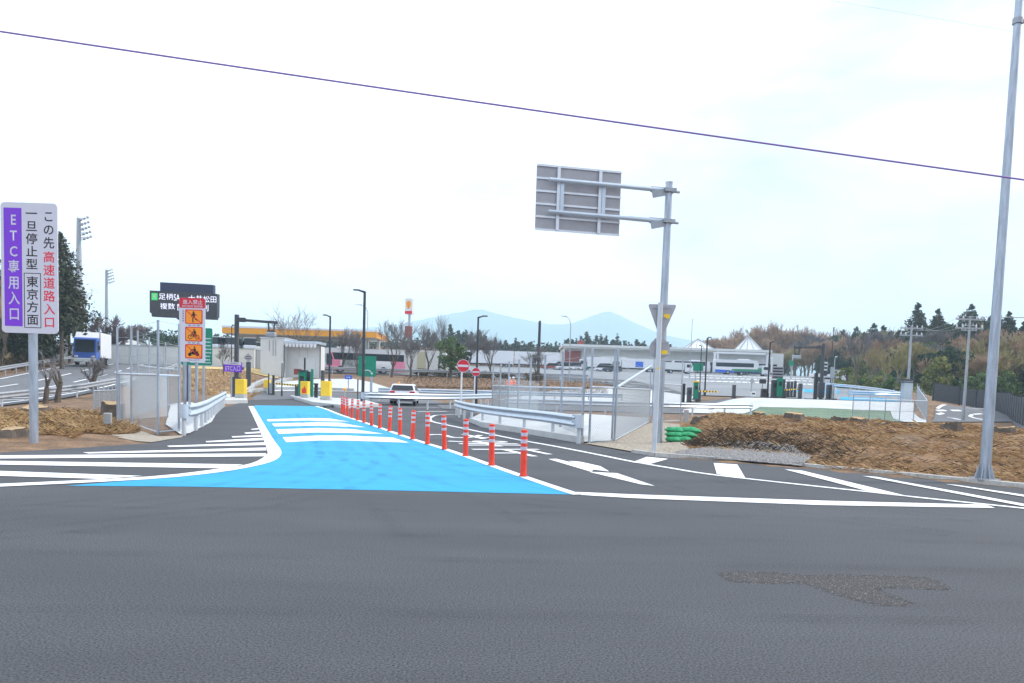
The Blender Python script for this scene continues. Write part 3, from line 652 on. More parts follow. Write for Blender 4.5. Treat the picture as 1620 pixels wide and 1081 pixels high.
guardrail('guardrail with round end crossing in front of the white car', gline([(575, 647.5), (620, 648), (680, 648), (730, 647), (782, 643)]), top=.95, gap=2.2, side=1)
guardrail('guardrail at the foot of the brown slope beyond the white car', [q for q in smooth_line([on(600, 66), on(690, 66), on(780, 67), on(880, 68), on(985, 69)], 3)], top=1.1, gap=3, side=1, caps=(0, 0))
guardrail('low guardrail running from behind the right fence to the exit plaza', smooth_line([on(800, 50), on(920, 51), on(1060, 53), on(1130, 55), on(1190, 58)], 3), top=.85, gap=3, side=1, caps=(0, 1))
guardrail('far guardrail curving along the inner cyan lane of the exit plaza', smooth_line([on(1300, 104), on(1350, 98), on(1400, 92), on(1432, 84), on(1436, 79)], 4), top=1.0, gap=3, side=1, caps=(0, 0))
guardrail('near guardrail edging the cyan lane on the exit plaza', smooth_line([on(1345, 76), on(1385, 76), on(1415, 77.5), on(1436, 80)], 4), top=.95, gap=2.4, side=1, caps=(1, 0))
guardrail('guardrail along the service road under the coach', [on(480, 110.5), on(560, 110.5), on(680, 111), on(800, 112), on(930, 113)], top=.95, gap=4, side=1, caps=(0, 0), m='galv_dull')
guardrail('guardrail on the far side of the motorway below the wood', [Vector((hw_at(y, -.04).x, y, tz(hw_at(y, -.04).x, y)+.05)) for y in range(24, 140, 4)], top=.8, gap=4, side=1, caps=(0, 0), m='galv_dull', postm='galv_dull')
guardrail('guardrail on the near side of the motorway behind the tree stumps', [Vector((hw_at(y, 1.03).x, y, tz(hw_at(y, 1.03).x, y)+.05)) for y in range(24, 120, 4)], top=.75, gap=4, side=1, caps=(0, 0), m='galv_dull')
# ---- chain-link fences
def chain(a, b, za, zb, pitch=.075, rad=.0028):       # diagonal wires between two base points, from za to zb
    a = Vector(a); b = Vector(b); L = Vector((b.x-a.x, b.y-a.y, 0)).length; d = (b-a)/L; h = zb-za; v = []; f = []
    side = Vector((d.y, -d.x, 0)).normalized()
    s = -h
    while s < L:
        for sg in (1, -1):
            s0, s1 = max(0, s), min(L, s+h)
            if s1-s0 < .02: continue
            z0, z1 = za+(s0-s), za+(s1-s)
            if sg < 0: z0, z1 = za+h-(s0-s), za+h-(s1-s)
            p, q = a+d*s0+Vector((0, 0, z0)), a+d*s1+Vector((0, 0, z1)); o = len(v); e = Vector((-d.x*sg, -d.y*sg, 1)).normalized()*rad; w = side*rad*.8
            v += [p+e, p-e*.5+w, p-e*.5-w, q+e, q-e*.5+w, q-e*.5-w]; f += [(o, o+1, o+4, o+3), (o+1, o+2, o+5, o+4), (o+2, o, o+3, o+5)]
        s += pitch
    return v, f
def fence(label, pts, mid=1.55, top=2.7, gap=2., strands=5, brace=False, pitch=.10, postr=.034, low=True, cat='fence', group='chain link fences', rad=.0027, posts=None):
    P = [Vector(q) for q in pts]; base = P[0].copy(); r = thing('chain_link_fence', label, cat, base, 0, group); P = [q-base for q in P]
    V = []; Fc = []; rails = MB(); st = MB(); done = []
    for i in range(len(P)-1):
        a, b = P[i], P[i+1]; L = (b-a).length; n = max(1, round(L/gap))
        for j in range(n+1):
            q = a.lerp(b, j/n)
            if any((q-e).length < .05 for e in done): continue
            done.append(q); pb = MB(); pb.tube([q+Vector((0, 0, -.1)), q+Vector((0, 0, top))], postr, 10); pb.build('post', 'galv', r, True)
        v, f = chain(a, b, .06, mid, pitch, rad); o = len(V); V += v; Fc += [tuple(k+o for k in g_) for g_ in f]
        rails.tube([a+Vector((0, 0, mid)), b+Vector((0, 0, mid))], .028, 8)
        if low: rails.tube([a+Vector((0, 0, .05)), b+Vector((0, 0, .05))], .02, 8)
        for k in range(strands):
            z = mid+(top-mid)*(k+1)/strands-.03; st.tube([a+Vector((0, 0, z)), b+Vector((0, 0, z))], .0055, 4)
    rails.build('rail', 'galv_bright', r, True); raw('chain_mesh', V, Fc, 'wire', r)
    if strands: st.build('wire_strands', 'wire', r)
    return r, P
A = [hit(186, 670), hit(208, 672.5), hit(250, 687), hit(283, 683)]
fl, _ = fence('chain link gate fence with tall posts left of the do not enter board', A, gap=9, mid=1.55, top=2.98)
s0, s1 = hit(189, 668), hit(265, 661); fl2 = MB(); e = (s1-s0).normalized()
pcs = [s0.lerp(s1, k/12) for k in range(13)]; vv = []
for k, q in enumerate(pcs): vv += [q+Vector((0, .03*(k % 2), .05)), q+Vector((0, .03*(k % 2), 1.55+.05*math.sin(k)))]
fl2.add(vv, [(2*k, 2*k+2, 2*k+3, 2*k+1) for k in range(12)])
r = thing('wind_screen_net', 'pale translucent mesh sheet hung behind the left gate fence', 'screen', s0)
o = fl2.build('net_sheet', 'net_left', r); o.location = -s0
b = MB(); b.bar(s0+Vector((0, .02, 1.57))-s0, s1+Vector((0, .02, 1.57))-s0, .04, .04); b.build('rail', 'galv_bright', r)
for q in (s0, s1): b = MB(); b.tube([q-s0, q-s0+Vector((0, 0, 1.6))], .035, 8); b.build('post', 'galv', r, True)
fence('second chain link fence running back behind the do not enter board', [on(218, 31), on(236, 36), on(262, 41), on(285, 46)], gap=4.5, mid=1.9, top=3.2, pitch=.12, rad=.004)
fence('low fence with white posts behind the stump on the left verge', [hit(148, 648), hit(184, 641)], gap=1.6, mid=.75, top=.95, strands=0, pitch=.12, low=False, postr=.03, rad=.004)
fr, _ = fence('long chain link fence receding behind the double wave guardrail', [on(924, 23.6), on(780, 45)], gap=3, mid=1.55, top=2.72, strands=5, pitch=.10, postr=.04, rad=.0032)
e0, e1 = on(850, 30.5), on(781, 44.6)
b = MB(); b.add([e0+Vector((.06, 0, .05)), e1+Vector((.06, 0, .05)), e1+Vector((.06, 0, 2.0)), e0+Vector((.06, 0, 1.75))], [(0, 1, 2, 3)]); n_ = b.build('wind_screen_net', 'net_right', None); tag(n_, 'faint white mesh sheet tied along the receding right fence', 'screen')
fence('chain link gate beside the rounded end of the long guardrail', [hit(932, 701.5), hit(968, 699)], gap=9, mid=1.6, top=2.72)
r, P = fence('chain link fence with a bright diagonal brace beside the overhead sign mast', [hit(972, 699), hit(1026, 669)], gap=40, mid=1.6, top=2.75)
q0, q1 = P[0], P[-1]; b = MB(); b.tube([q0+Vector((.02, -.05, 1.62)), q1+Vector((0, -.05, 2.75))], .045, 8); b.build('brace', 'galv_bright', r, True)
fence('chain link fence just right of the overhead sign mast', [hit(1031, 669), hit(1076, 667)], gap=9, mid=1.9, top=3.2)
fence('chain link fence on the concrete bank below the exit plaza', [on(1352, 50), on(1470, 58), on(1452, 69)], gap=2.4, mid=1.45, top=1.7, strands=1, pitch=.16, rad=.004, postr=.03)
# ---- red-topped and plain concrete marker posts
def marker(px, py, h, label, red):
    p = hit(px, py); r = thing('marker_post', label, 'marker', p, .3, 'concrete boundary markers'); b = MB(); b.box((0, 0, h/2-.05), (.2, .2, h+.1), bev=.02); b.build('stone', 'concrete', r)
    if red: b = MB(); b.box((0, 0, h+.012), (.16, .16, .025)); b.build('cap', 'sign_red', r)
marker(1085, 669, .62, 'small concrete boundary post with red top by the right fence', True)
marker(170.5, 676, .40, 'small plain concrete boundary post left of the gate fence', False)
# ---- sandbags: two green stacks in one heap, each bag its own
k = 0
names = ['bottom left', 'bottom right', 'middle left', 'middle right', 'top left', 'top right']
for row, (py, n) in enumerate(((699, 2), (691.5, 2), (684.5, 2))):
    for j in range(2):
        a = 1063+j*(16+3*row)+row*1.5; p = hit(1066, 700); ctr_ = dep(a+4, py-3.5, p.y+.1+row*.12)
        b = MB(); b.ball((0, 0, 0), 1, 14, (.27+.04*row, .24, .105))
        v = []
        for q in b.v: v.append((q[0]*(1+.10*math.sin(9*q[2]*9+row+j)), q[1], q[2]*(1+.15*math.sin(q[0]*16+j))-.05*(q[0]*2)**2*.4))
        b.v = v; o = b.build('sandbag', 'sandbag', None, True); o.location = ctr_; o.rotation_euler = (0, R(4), R(random.uniform(-8, 8)))
        tag(o, f'{names[row*2+j]} bag in the heap of green sandbags by the sign mast', 'sandbag', 'green sandbags by the sign mast')
# ---- tree stumps
def stump(p, rad, h, label):
    px = p.x*31; r = thing('tree_stump', label, 'stump', p, random.uniform(0, 6), 'sawn tree stumps on the cleared ground')
    n = 18; rr = [rad*(1+.14*math.sin(3*k*2*math.pi/n+px)+random.uniform(-.14, .14)) for k in range(n)]
    v = []; 
    for z, s in ((-.1, 1.35), (.08, 1.1), (h, 1.0)): v += [(rr[k]*s*math.cos(2*math.pi*k/n), rr[k]*s*math.sin(2*math.pi*k/n), z+(rad*.14*math.cos(2*math.pi*k/n+px)+random.uniform(-.03, .03) if z == h else 0)) for k in range(n)]
    b = MB(); b.add(v, [(j*n+k, j*n+(k+1) % n, (j+1)*n+(k+1) % n, (j+1)*n+k) for j in range(2) for k in range(n)]); b.build('bark', 'bark', r, True)
    b = MB(); b.add([(x*.96, y*.96, z+.012) for x, y, z in v[2*n:]], [tuple(range(n))]); b.build('cut_face', 'wood_cut', r)
stump(hit(55, 654), .45, .2, 'widest pale sawn stump behind the entrance sign post')
stump(hit(178, 664), .33, .55, 'square-looking tall stump beside the left gate fence')
stump(hit(18, 688), .26, .12, 'broad weathered stump at the left edge of the verge')
for px, Y, rad, h, l in ((1112, 31, .42, .22, 'dark stump beside the red topped marker post'), (1204, 29, .3, .2, 'stump with pale tilted cut face below the concrete slope'), (1262, 27.5, .42, .25, 'large dark stump below the middle of the green slope'), (1330, 26.5, .36, .2, 'dark stump below the right part of the green slope'), (1362, 26, .3, .2, 'stump close right of the big dark ones'), (1402, 25, .24, .15, 'small stump in front of the bank fence'), (1452, 24.5, .26, .16, 'low stump near the fence corner post'), (1512, 22.5, .3, .18, 'reddish stump left of the tall steel pole'), (1598, 22, .34, .2, 'pale stump at the right edge beyond the tall pole')):
    stump(on(px, Y), rad*.7, h*.8, l)
# ---- do-not-enter board
Yd = 27.; p = Vector((dep(305, 640, Yd).x, Yd, tz(dep(305, 640, Yd).x, Yd))); r = thing('do_not_enter_board', 'white board with red heading and three orange prohibition pictograms', 'road sign', p)
zt, zb = dep(305, 472, Yd).z-p.z, dep(305, 573, Yd).z-p.z; w = 41/ppm(Yd); h = zt-zb; xc = 0
for dx in (-.26, .12):
    b = MB(); b.tube([(dx, 0, -.1), (dx, 0, zt-.1)], .05, 12); b.build('post', 'galv', r, True)
b = MB(); b.prism(rrect(-w/2, w/2, zb, zt, .06), 'y', -.075, -.055); pan = b.build('sign_panel', 'sign_white', r)
Zf = lambda f: zt-h*(f-265)/695
X = lambda f: -w/2+w*(f-370)/290
b = MB(); b.prism(rrect(-w/2+.003, w/2-.003, Zf(375), zt-.003, .05), 'y', -.079, -.076); b.build('heading_band', 'sign_red', pan)
text('lettering', '進入禁止', X(410), X(630), Zf(334), Zf(284), -.082, 'sign_white', pan)
text('lettering', 'DO NOT ENTER', X(405), X(632), Zf(367), Zf(344), -.082, 'sign_white', pan)
for i, (za_, zb_) in enumerate(((390, 546), (577, 735), (766, 922))):
    b = MB(); b.prism(rrect(X(438), X(630), Zf(zb_), Zf(za_), .04), 'y', -.0795, -.076); pc = b.build('pictogram_frame', 'sign_red', pan)
    b = MB(); b.prism(rrect(X(449), X(619), Zf(zb_-10), Zf(za_+10), .03), 'y', -.083, -.080); b.build('pictogram_ground', 'sign_orange', pc)
    b = MB(); y = -.088; cx, cz = X(534), (Zf(za_)+Zf(zb_))/2; S = (Zf(za_)-Zf(zb_))
    def bb(pts, wd_): 
        for q in range(len(pts)-1): b.bar((cx+pts[q][0]*S, y, cz+pts[q][1]*S), (cx+pts[q+1][0]*S, y, cz+pts[q+1][1]*S), wd_*S, .004, up=(0, 1, 0))
    if i == 0:
        b.disc((cx-.02*S, y, cz+.31*S), .062*S, 'y', 12, .004); bb([(-.02, .24), (.0, -.02)], .16); bb([(-.02, .0), (-.08, -.18), (-.05, -.38)], .07); bb([(.03, .0), (.12, -.16), (.25, -.24)], .07); bb([(-.04, .2), (-.16, .06), (-.14, -.02)], .05); bb([(.04, .2), (.17, .10), (.22, .12)], .05)
    elif i == 1:
        for dx in (-.24, .24):
            n = 18; q = [(dx+.14*math.cos(2*math.pi*k/n), -.2+.14*math.sin(2*math.pi*k/n)) for k in range(n+1)]; bb(q, .035)
        bb([(-.24, -.2), (-.14, .03), (.14, .03), (.24, -.2)], .035); bb([(-.14, .03), (.02, -.2), (.14, .03)], .035); b.disc((cx+.02*S, y, cz+.30*S), .055*S, 'y', 12, .004); bb([(.1, .06), (.05, .22)], .15); bb([(.03, .2), (-.14, .06)], .06); bb([(.1, .05), (-.02, .0), (.02, -.2)], .07)
    else:
        for dx in (-.27, .27): b.disc((cx+dx*S, y, cz-.22*S), .12*S, 'y', 16, .004)
        bb([(-.27, -.22), (-.16, .1), (-.22, .13)], .045); bb([(-.16, -.08), (.02, -.16), (.3, -.10)], .17); bb([(.05, -.03), (.32, -.02)], .07); b.disc((cx+.06*S, y, cz+.29*S), .06*S, 'y', 12, .004); bb([(.1, .02), (.06, .2)], .16); bb([(.04, .17), (-.14, .08)], .06); bb([(.08, .0), (-.06, -.02), (-.06, -.16)], .08)
    b.build('figure', 'ink', pc)
    b = MB(); b.bar((X(452), -.0915, Zf(za_+14)), (X(616), -.0915, Zf(zb_-14)), .022, .003, up=(0, 1, 0)); b.build('slash', 'sign_red', pc)
    text('lettering', ('歩 行 者', '自 転 車', '125cc以下')[i], X(470), X(600), Zf(zb_+24), Zf(zb_+9), -.077, 'ink', pan)
text('lettering', '自\n動\n車\n専\n用', X(405), X(425), Zf(525), Zf(400), -.077, 'ink', pan, space=1.4)
for z in (zt-.3, zb+.3): b = MB(); b.box((0, -.045, z), (w*.9, .02, .05)); b.build('mounting_bar', 'galv_dull', r)
# ---- green information board behind it
Yb = 40.; p = on(318, Yb); r = thing('green_information_board', 'tall green information board with lines of white lettering half hidden behind prohibition board', 'road sign', p)
zt, zb = dep(314, 519, Yb).z-p.z, dep(314, 578, Yb).z-p.z
b = MB(); b.prism(rrect(-.95, .56, zb, zt, .08), 'y', -.06, -.04); pan = b.build('sign_panel', 'sign_green', r)
for x in (-.55, .13): b = MB(); b.tube([(x, 0, -.1), (x, 0, zt-.1)], .06, 12); b.build('post', 'galv', r, True)
b = MB(); h = zt-zb
for k in range(7):
    z = zt-h*(.28+.095*k); x = .1
    while x < .46: wd_ = random.uniform(.03, .07); b.box((x+wd_/2, -.062, z), (wd_, .003, .055)); x += wd_+.02
b.box((0.0, -.062, zb+.13), (1.0, .003, .035)); b.build('lettering', 'sign_white', pan)
# ---- LED board of the motorway
Yb = 52.; p = on(293, Yb); r = thing('led_message_board', 'big dark electronic message board with white LED characters', 'message board', p)
q = lambda a, b_: (dep(a, b_, Yb).x-p.x, dep(a, b_, Yb).z-p.z)
def slab(c, y0, y1): b_ = MB(); b_.prism([q(*t) for t in c], 'y', y0, y1); return b_
slab([(251.5, 446), (336, 450.5), (336, 470), (251.5, 468)], .15, .55).build('top_cabinet', 'navy', r)
pan = slab([(240, 460.5), (346.5, 466), (346, 503), (344, 503.2), (344, 506.5), (243, 501.5), (243, 497), (240, 495)], -.3, .14).build('display_cabinet', 'charcoal', r)
sl = R(1.0)
def led(body, a, b_, c, d, m, mm_=None):
    x0, z1 = q(a, b_); x1, z0 = q(c, d); o = text('led_characters', body, x0, x1, z0, z1, -.31, m, pan, off=-.004); return o
b = MB(); x0, z1 = q(243, 464.5); x1, z0 = q(252.5, 476); b.box(((x0+x1)/2, -.303, (z0+z1)/2), (x1-x0, .004, z1-z0)); b.build('led_characters', 'glow_green', pan)
led('東', 244.5, 466, 251, 474.5, 'sign_white'); LEDX = 0
led('足柄', 254.5, 465, 277, 475.5, 'glow_white'); led('SA', 278.3, 466.5, 287.5, 477, 'glow_white'); led('ー大井', 290, 467.5, 323, 478.5, 'glow_white'); led('松田', 324.5, 469, 345, 480, 'glow_white')
led('複数', 256.5, 480, 280, 490.5, 'glow_white'); led('箇所規制', 283, 481.5, 332.5, 493.5, 'glow_white')
b = MB(); x, z = q(292, 505); b.tube([(0, .2, -.2), (0, .2, z+1)], .22, 16); b.prism([q(278, 503), q(310, 505), q(300, 512), q(288, 511)], 'y', .0, .3); b.build('column', 'navy', r, True)
# ================================================================== GATE AREA, VEHICLES, BUILDINGS
# ---- concrete islands of the entrance gate
def island(label, l, h=.2):
    q = [flat(a, b, h) for a, b in l]; c = sum(q, Vector())/len(q); c.z = 0
    b = MB(); n = len(q); pts = [(p_.x-c.x, p_.y-c.y) for p_ in q]
    b.prism(pts, 'z', -.1, h); r = b.build('traffic_island', 'concrete_white', None); r.location = c; return tag(r, label, 'traffic island', 'white concrete islands at the gate')
island('white concrete island under the left yellow crash cushion', [(345, 633), (392, 633), (383, 621), (377, 614), (350, 618)])
island('long white concrete island under the two yellow crash cushions on the right of the lane', [(459, 626), (495, 636), (545, 641), (600, 639), (575, 632), (520, 629), (474, 622.5)])
kb = MB()
for l in ([(512, 645.5), (540, 643.5), (600, 642), (720, 641)],):
    q = F(l)
    for i in range(len(q)-1): kb.bar(q[i]+Vector((0, .2, .06)), q[i+1]+Vector((0, .2, .06)), .2, .14)
struct(kb.build('kerb', 'charcoal'))
q = [hit(a, b) for a, b in [(392, 626), (402, 620), (430, 617.5), (470, 617), (520, 618), (560, 619.5)]]; kb = MB()
for i in range(len(q)-1): kb.bar(q[i]+Vector((0, 0, .1)), q[i+1]+Vector((0, 0, .1)), .35, .35)
struct(kb.build('kerb', 'concrete'))
q = [hit(a, b) for a, b in [(390, 622), (398, 616), (402, 611), (410, 607), (420, 603), (432, 600)]]; kb = MB()
for d in (0, 1.4):
    for i in range(len(q)-1): kb.bar(q[i]+Vector((d, 0, .1)), q[i+1]+Vector((d*1.4, 0, .1)), .45, .3)
struct(kb.build('drain_channel', 'concrete'))
# ---- yellow crash cushions
def crash_cushion(px, py, Y, hpx, wpx, label, patch=None):
    p = dep(px, py, Y); p.z = max(p.z, tz(p.x, p.y)); r = thing('crash_cushion', label, 'crash cushion', p, 0, 'yellow crash cushions at the gate islands'); w, h = wpx/ppm(Y), hpx/ppm(Y)
    b = MB(); b.box((0, .3, h*.15), (w*1.02, .75, h*.30), bev=.02); b.build('base', 'kerb_grey', r)
    b = MB(); b.box((0, .3, h*.65), (w, .7, h*.70), bev=.03); b.build('body', 'sign_yellow', r)
    if patch:
        b = MB(); b.box((0, -.055, h*.48), (w*.55, .008, h*.26)); b.box((.03, -.06, h*.66), (w*.2, .008, h*.12)); b.build('panel_print', patch, r)
crash_cushion(379, 634, 55, 34, 14, 'yellow crash cushion on the left island under the purple sign')
crash_cushion(481, 632.5, 62, 29, 12, 'yellow crash cushion with red and orange print beside the green toll machine', 'bollard_orange')
crash_cushion(514.5, 637, 57, 34, 14.5, 'yellow crash cushion nearest the orange bollards')
crash_cushion(421, 619, 72, 18, 8, 'small yellow block beyond the gate left of the barrier arm')
# ---- purple ETC sign
Y = 56.5; p = dep(366, 627, Y); p.z = .2; r = thing('purple_lane_sign', 'small tilted white and purple lane sign on a grey post', 'road sign', p)
b = MB(); b.tube([(0, 0, 0), (0, 0, dep(366, 573, Y).z-.2)], .05, 10); b.build('post', 'galv_dull', r)
za, zb = dep(368, 572.5, Y).z-.2, dep(368, 588.5, Y).z-.2; b = MB(); b.box((.13, -.08, (za+zb)/2), (1.24, .03, za-zb), ry=R(2)); pan = b.build('sign_panel', 'sign_purple', r)
b = MB(); b.box((.10, -.098, za-.11), (1.20, .006, .20), ry=R(2)); b.build('white_strip', 'sign_white', pan)
text('lettering', '一旦停止', -.25, .50, za-.18, za-.04, -.103, 'ink', pan); text('lettering', 'ETC入口', -.38, .62, zb+.06, za-.27, -.10, 'sign_white', pan)
# ---- gantries with hanging camera unit
def gantry(label, px, pyb, pyt, Y, dirn, Lpx, hang, rad=.16):
    p = on(px, Y); r = thing('camera_gantry', label, 'gantry', p); z = dep(px, pyt, Y).z-p.z; L = Lpx/ppm(Y)*dirn; za = z-.35
    b = MB(); b.tube([(0, 0, -.1), (0, 0, z)], rad, 12); b.box((0, 0, .9), (.5, .45, 1.4)); b.build('column', 'charcoal', r, True)
    b = MB(); b.bar((0, 0, za), (L, 0, za-.12), .16, .18); b.box((dirn*.35, 0, za), (.5, .3, .3)); b.build('arm', 'charcoal', r)
    hx = L*hang; b = MB()
    for d in (-.17, .17): b.bar((hx+d*1.3, 0, za-.1), (hx+d, 0, za-.75), .09, .09)
    b.box((hx, 0, za-.72), (.5, .3, .1)); hg = b.build('hanger', 'charcoal', r); b = MB(); b.box((hx, -.05, za-.98), (.66, .5, .36), bev=.08); b.build('camera_unit', 'galv_dull', hg)
    b = MB(); b.box((.3, 0, dep(px, pyb-42, Y).z-p.z), (.42, .25, .2)); b.bar((0, 0, dep(px, pyb-42, Y).z-p.z-.1), (.3, 0, dep(px, pyb-42, Y).z-p.z-.1), .06, .06); b.build('lamp', 'charcoal', r)
gantry('dark gantry with arm and camera unit behind the purple lane sign', 374, 625, 498, 58, 1, 64, .85)
gantry('dark gantry with arm towards the left on the exit plaza', 1300, 633, 543.5, 76, -1, 46, .90)
# ---- street lamps
def lamp(label, px, Y, pyt, arm, m='dark_metal', rad=.09, curved=False, head=True, hm=None, g='lamp posts'):
    p = on(px, Y); r = thing('street_lamp', label, 'street lamp', p, 0, g); z = dep(px, pyt, Y).z-p.z; L = arm/ppm(Y)
    b = MB()
    if curved: b.tube([(0, 0, 0), (0, 0, z-1.2), (L*.15, 0, z-.4), (L*.45, 0, z-.06), (L*.8, 0, z)], [rad, rad*.7, rad*.6, rad*.5, rad*.45], 8)
    else: b.tube([(0, 0, 0), (0, 0, z-.05)], [rad, rad*.8], 10); b.tube([(0, 0, z-.1), (L*.3, 0, z-.04), (L*.6, 0, z+.02)], [rad*.75, rad*.6, rad*.5], 8)
    b.build('post', m, r, True)
    if head: b = MB(); b.box((L*.8, 0, z+.03), (abs(L)*.5+.1, .26, .09), bev=.03); b.build('lamp_head', hm or m, r)
    b = MB(); b.tube([(0, 0, 0), (0, 0, .5)], rad*1.5, 10); b.build('base', m, r)
lamp('tallest dark lamp post with left arm beside the green lane sign', 574.5, 56.5, 460, -16, rad=.11)
lamp('dark lamp post with short left arm in front of the coach nose', 521, 66, 499.5, -10)
lamp('dark lamp post with right arm beside the smaller no entry sign', 754, 64, 500.5, 13)
lamp('slim lamp post with curved left arm behind the tallest dark lamp', 580, 130, 483, -18, m='galv_dull', curved=True)
lamp('pale lamp post with curved left arm beyond the right fence', 900, 112, 501, -14, m='galv_dull', curved=True, rad=.08)
lamp('thick dark post without arm among the trees left of the curved lamp', 851, 100, 508, 2, rad=.2, head=False)
lamp('very tall thin pole with small head left of the pyramid roofs', 1091, 150, 505, 1.5, m='galv_dull', rad=.07)
lamp('dark lamp post in front of the greenish pyramid roof', 1116, 84, 534, 5)
lamp('dark lamp post immediately left of the pyramid roof lamp', 1107.5, 92, 547, -3, rad=.06)
lamp('dark lamp post at the end of the white walkway', 1215.5, 78, 541, 6)
lamp('tall thin dark pole between the hill and the exit gantry', 1314, 118, 519, 1.5, rad=.07)
lamp('white topped short lamp by the parked flatbed truck', 1319, 92, 565, 2.5, m='galv_dull', hm='white', rad=.06)
lamp('white topped lamp by the woods at the back of the parking lot', 1252, 170, 561, 3, m='zinc_white', hm='white', rad=.09)
lamp('slim dark post on the left of the exit gantry column', 373-7, 75, 515, 3, rad=.05)
lamp('short dark lamp with white cap in front of the shed', 446, 69, 574, .5, rad=.05, hm='white')
# ---- no-entry signs
def no_entry(label, px, py, Y, rpx, pb):
    z = dep(px, py, Y); g_ = tz(z.x, z.y); r = thing('no_entry_sign', label, 'road sign', (z.x, Y, g_), 0, 'no entry signs'); zc = z.z-g_; rad = rpx/ppm(Y)
    b = MB(); b.tube([(-.08, .06, 0), (-.08, .06, zc+.1)], .045, 10); b.build('post', 'white', r)
    b = MB(); b.disc((0, 0, zc), rad, 'y', 36, .02); d = b.build('disc', 'sign_red', r)
    b = MB(); b.box((0, -.013, zc), (rad*1.62, .006, rad*.34)); b.build('bar', 'sign_white', d)
    b = MB(); n = 36; vv = [((rad*f)*math.cos(2*math.pi*k/n), -.012, zc+(rad*f)*math.sin(2*math.pi*k/n)) for f in (.93, 1.0) for k in range(n)]; b.add(vv, [(k, (k+1) % n, n+(k+1) % n, n+k) for k in range(n)]); b.build('rim', 'sign_white', d)
no_entry('larger red no entry sign on a white post behind the long guardrail', 733, 579, 43, 10.2, 650)
no_entry('smaller red no entry sign right of the larger one', 753, 588.7, 62, 6.8, 620)
# ---- green lane sign with white arrow
Y = 60; p = on(588, Y); r = thing('green_lane_sign', 'square green lane sign with a white curved arrow behind the tallest lamp', 'road sign', p)
x0, x1 = dep(567, 580, Y).x-p.x, dep(595, 580, Y).x-p.x; za, zb = dep(580, 563.5, Y).z-p.z, dep(580, 596, Y).z-p.z
b = MB(); b.tube([((x0+x1)/2+.3, .06, 0), ((x0+x1)/2+.3, .06, za)], .09, 10); b.build('post', 'galv', r)
b = MB(); b.prism(rrect(x0, x1, zb, za, .1), 'y', -.06, -.03); pan = b.build('sign_panel', 'sign_green', r)
b = MB(); cx, cz = (x0+x1)/2-.05, (za+zb)/2-.55
for k in range(8): a0, a1 = R(170-18*k), R(170-18*(k+1)); b.bar((cx+.33*math.cos(a0)+.06, -.065, cz+.28*math.sin(a0)), (cx+.33*math.cos(a1)+.06, -.065, cz+.28*math.sin(a1)), .06, .004, up=(0, 1, 0))
b.add([(cx+.30, -.065, cz+.1), (cx+.5, -.065, cz+.1), (cx+.41, -.065, cz-.08)], [(0, 1, 2)]); b.box((cx-.12, -.065, cz+.88), (.05, .004, .16)); b.build('arrow', 'sign_white', pan)
# ---- diamond sign seen from behind
Y = 78; p = on(392.5, Y); r = thing('diamond_sign', 'grey diamond shaped sign back on a broad post', 'road sign', p)
zc = dep(392, 566, Y).z-p.z; b = MB(); b.box((0, .1, (zc-.4)/2), (.42, .12, zc-.4)); b.build('post', 'charcoal', r)
b = MB(); b.box((0, 0, zc), (.62, .03, .62), ry=R(45)); b.build('plate', 'panel_grey', r)
b = MB(); b.box((0, -.02, zc+.1), (.5, .02, .06)); b.box((0, -.02, zc-.1), (.5, .02, .06)); b.build('stiffener', 'dark_metal', r)
# ---- toll machines, posts and barrier of the entrance
def pillar(name, label, cat, px, pyt, pyb, Y, wpx, m, d=.5, g=None, top=None, lampm=None):
    p = dep(px, pyb, Y); g_ = tz(p.x, p.y); p.z = g_ if abs(g_-p.z) > .25 else p.z
    r = thing(name, label, cat, p, 0, g); w = wpx/ppm(Y); h = dep(px, pyt, Y).z-p.z
    b = MB(); b.box((0, 0, h/2), (w, d, h), bev=min(.04, w*.2)); b.build('casing', m, r)
    b = MB(); b.box((0, 0, .06), (w*1.25, d*1.15, .12)); b.build('base', 'charcoal', r)
    if top: b = MB(); b.box((0, -.05, h+.06), (w*1.2, d*1.2, .12)); b.build('cap', top, r)
    if w > .35: b = MB(); b.box((0, -d/2-.012, h*.7), (w*.6, .02, h*.22)); b.build('front_panel', 'black' if m != 'black' else 'charcoal', r)
    return r
def green_machine(): pass
pillar('toll_machine', 'green toll machine behind the red printed crash cushion', 'toll machine', 479, 588, 627, 66, 11, 'sign_green', .8, None, 'charcoal')
pillar('control_cabinet', 'dark cabinet standing close right of the green toll machine', 'cabinet', 488, 588, 627, 66.5, 8, 'charcoal', .7)
pillar('sensor_post', 'green sensor post right of the dark cabinet', 'sensor post', 493.5, 584, 626, 66, 3.5, 'sign_green', .25)
pillar('sensor_post', 'thin black sensor post standing up above the green toll machine', 'sensor post', 481.5, 566, 627, 67.5, 2.4, 'black', .15)
pillar('sensor_post', 'black bollard shaped sensor right of the green sensor post', 'sensor post', 500, 609, 627, 64, 5, 'black', .3, None, 'black')
pillar('sensor_post', 'dark post behind the crash cushion nearest the bollards', 'sensor post', 510, 586, 632, 60, 5, 'charcoal', .3)
pillar('sensor_post', 'slim dark post right of the crash cushion nearest the bollards', 'sensor post', 521.8, 601, 633, 59, 2.4, 'charcoal', .15)
pillar('sensor_post', 'thin dark post standing alone between island and tallest lamp', 'sensor post', 565.8, 600, 627, 62, 1.8, 'charcoal', .12)
pillar('barrier_post', 'black post beside the grey gate box left of the barrier arm', 'post', 432.5, 593.5, 619, 70, 3.2, 'black', .2)
pillar('barrier_post', 'thin black post between the yellow block and the black barrier post', 'post', 425, 591, 617, 71, 1.6, 'black', .12)
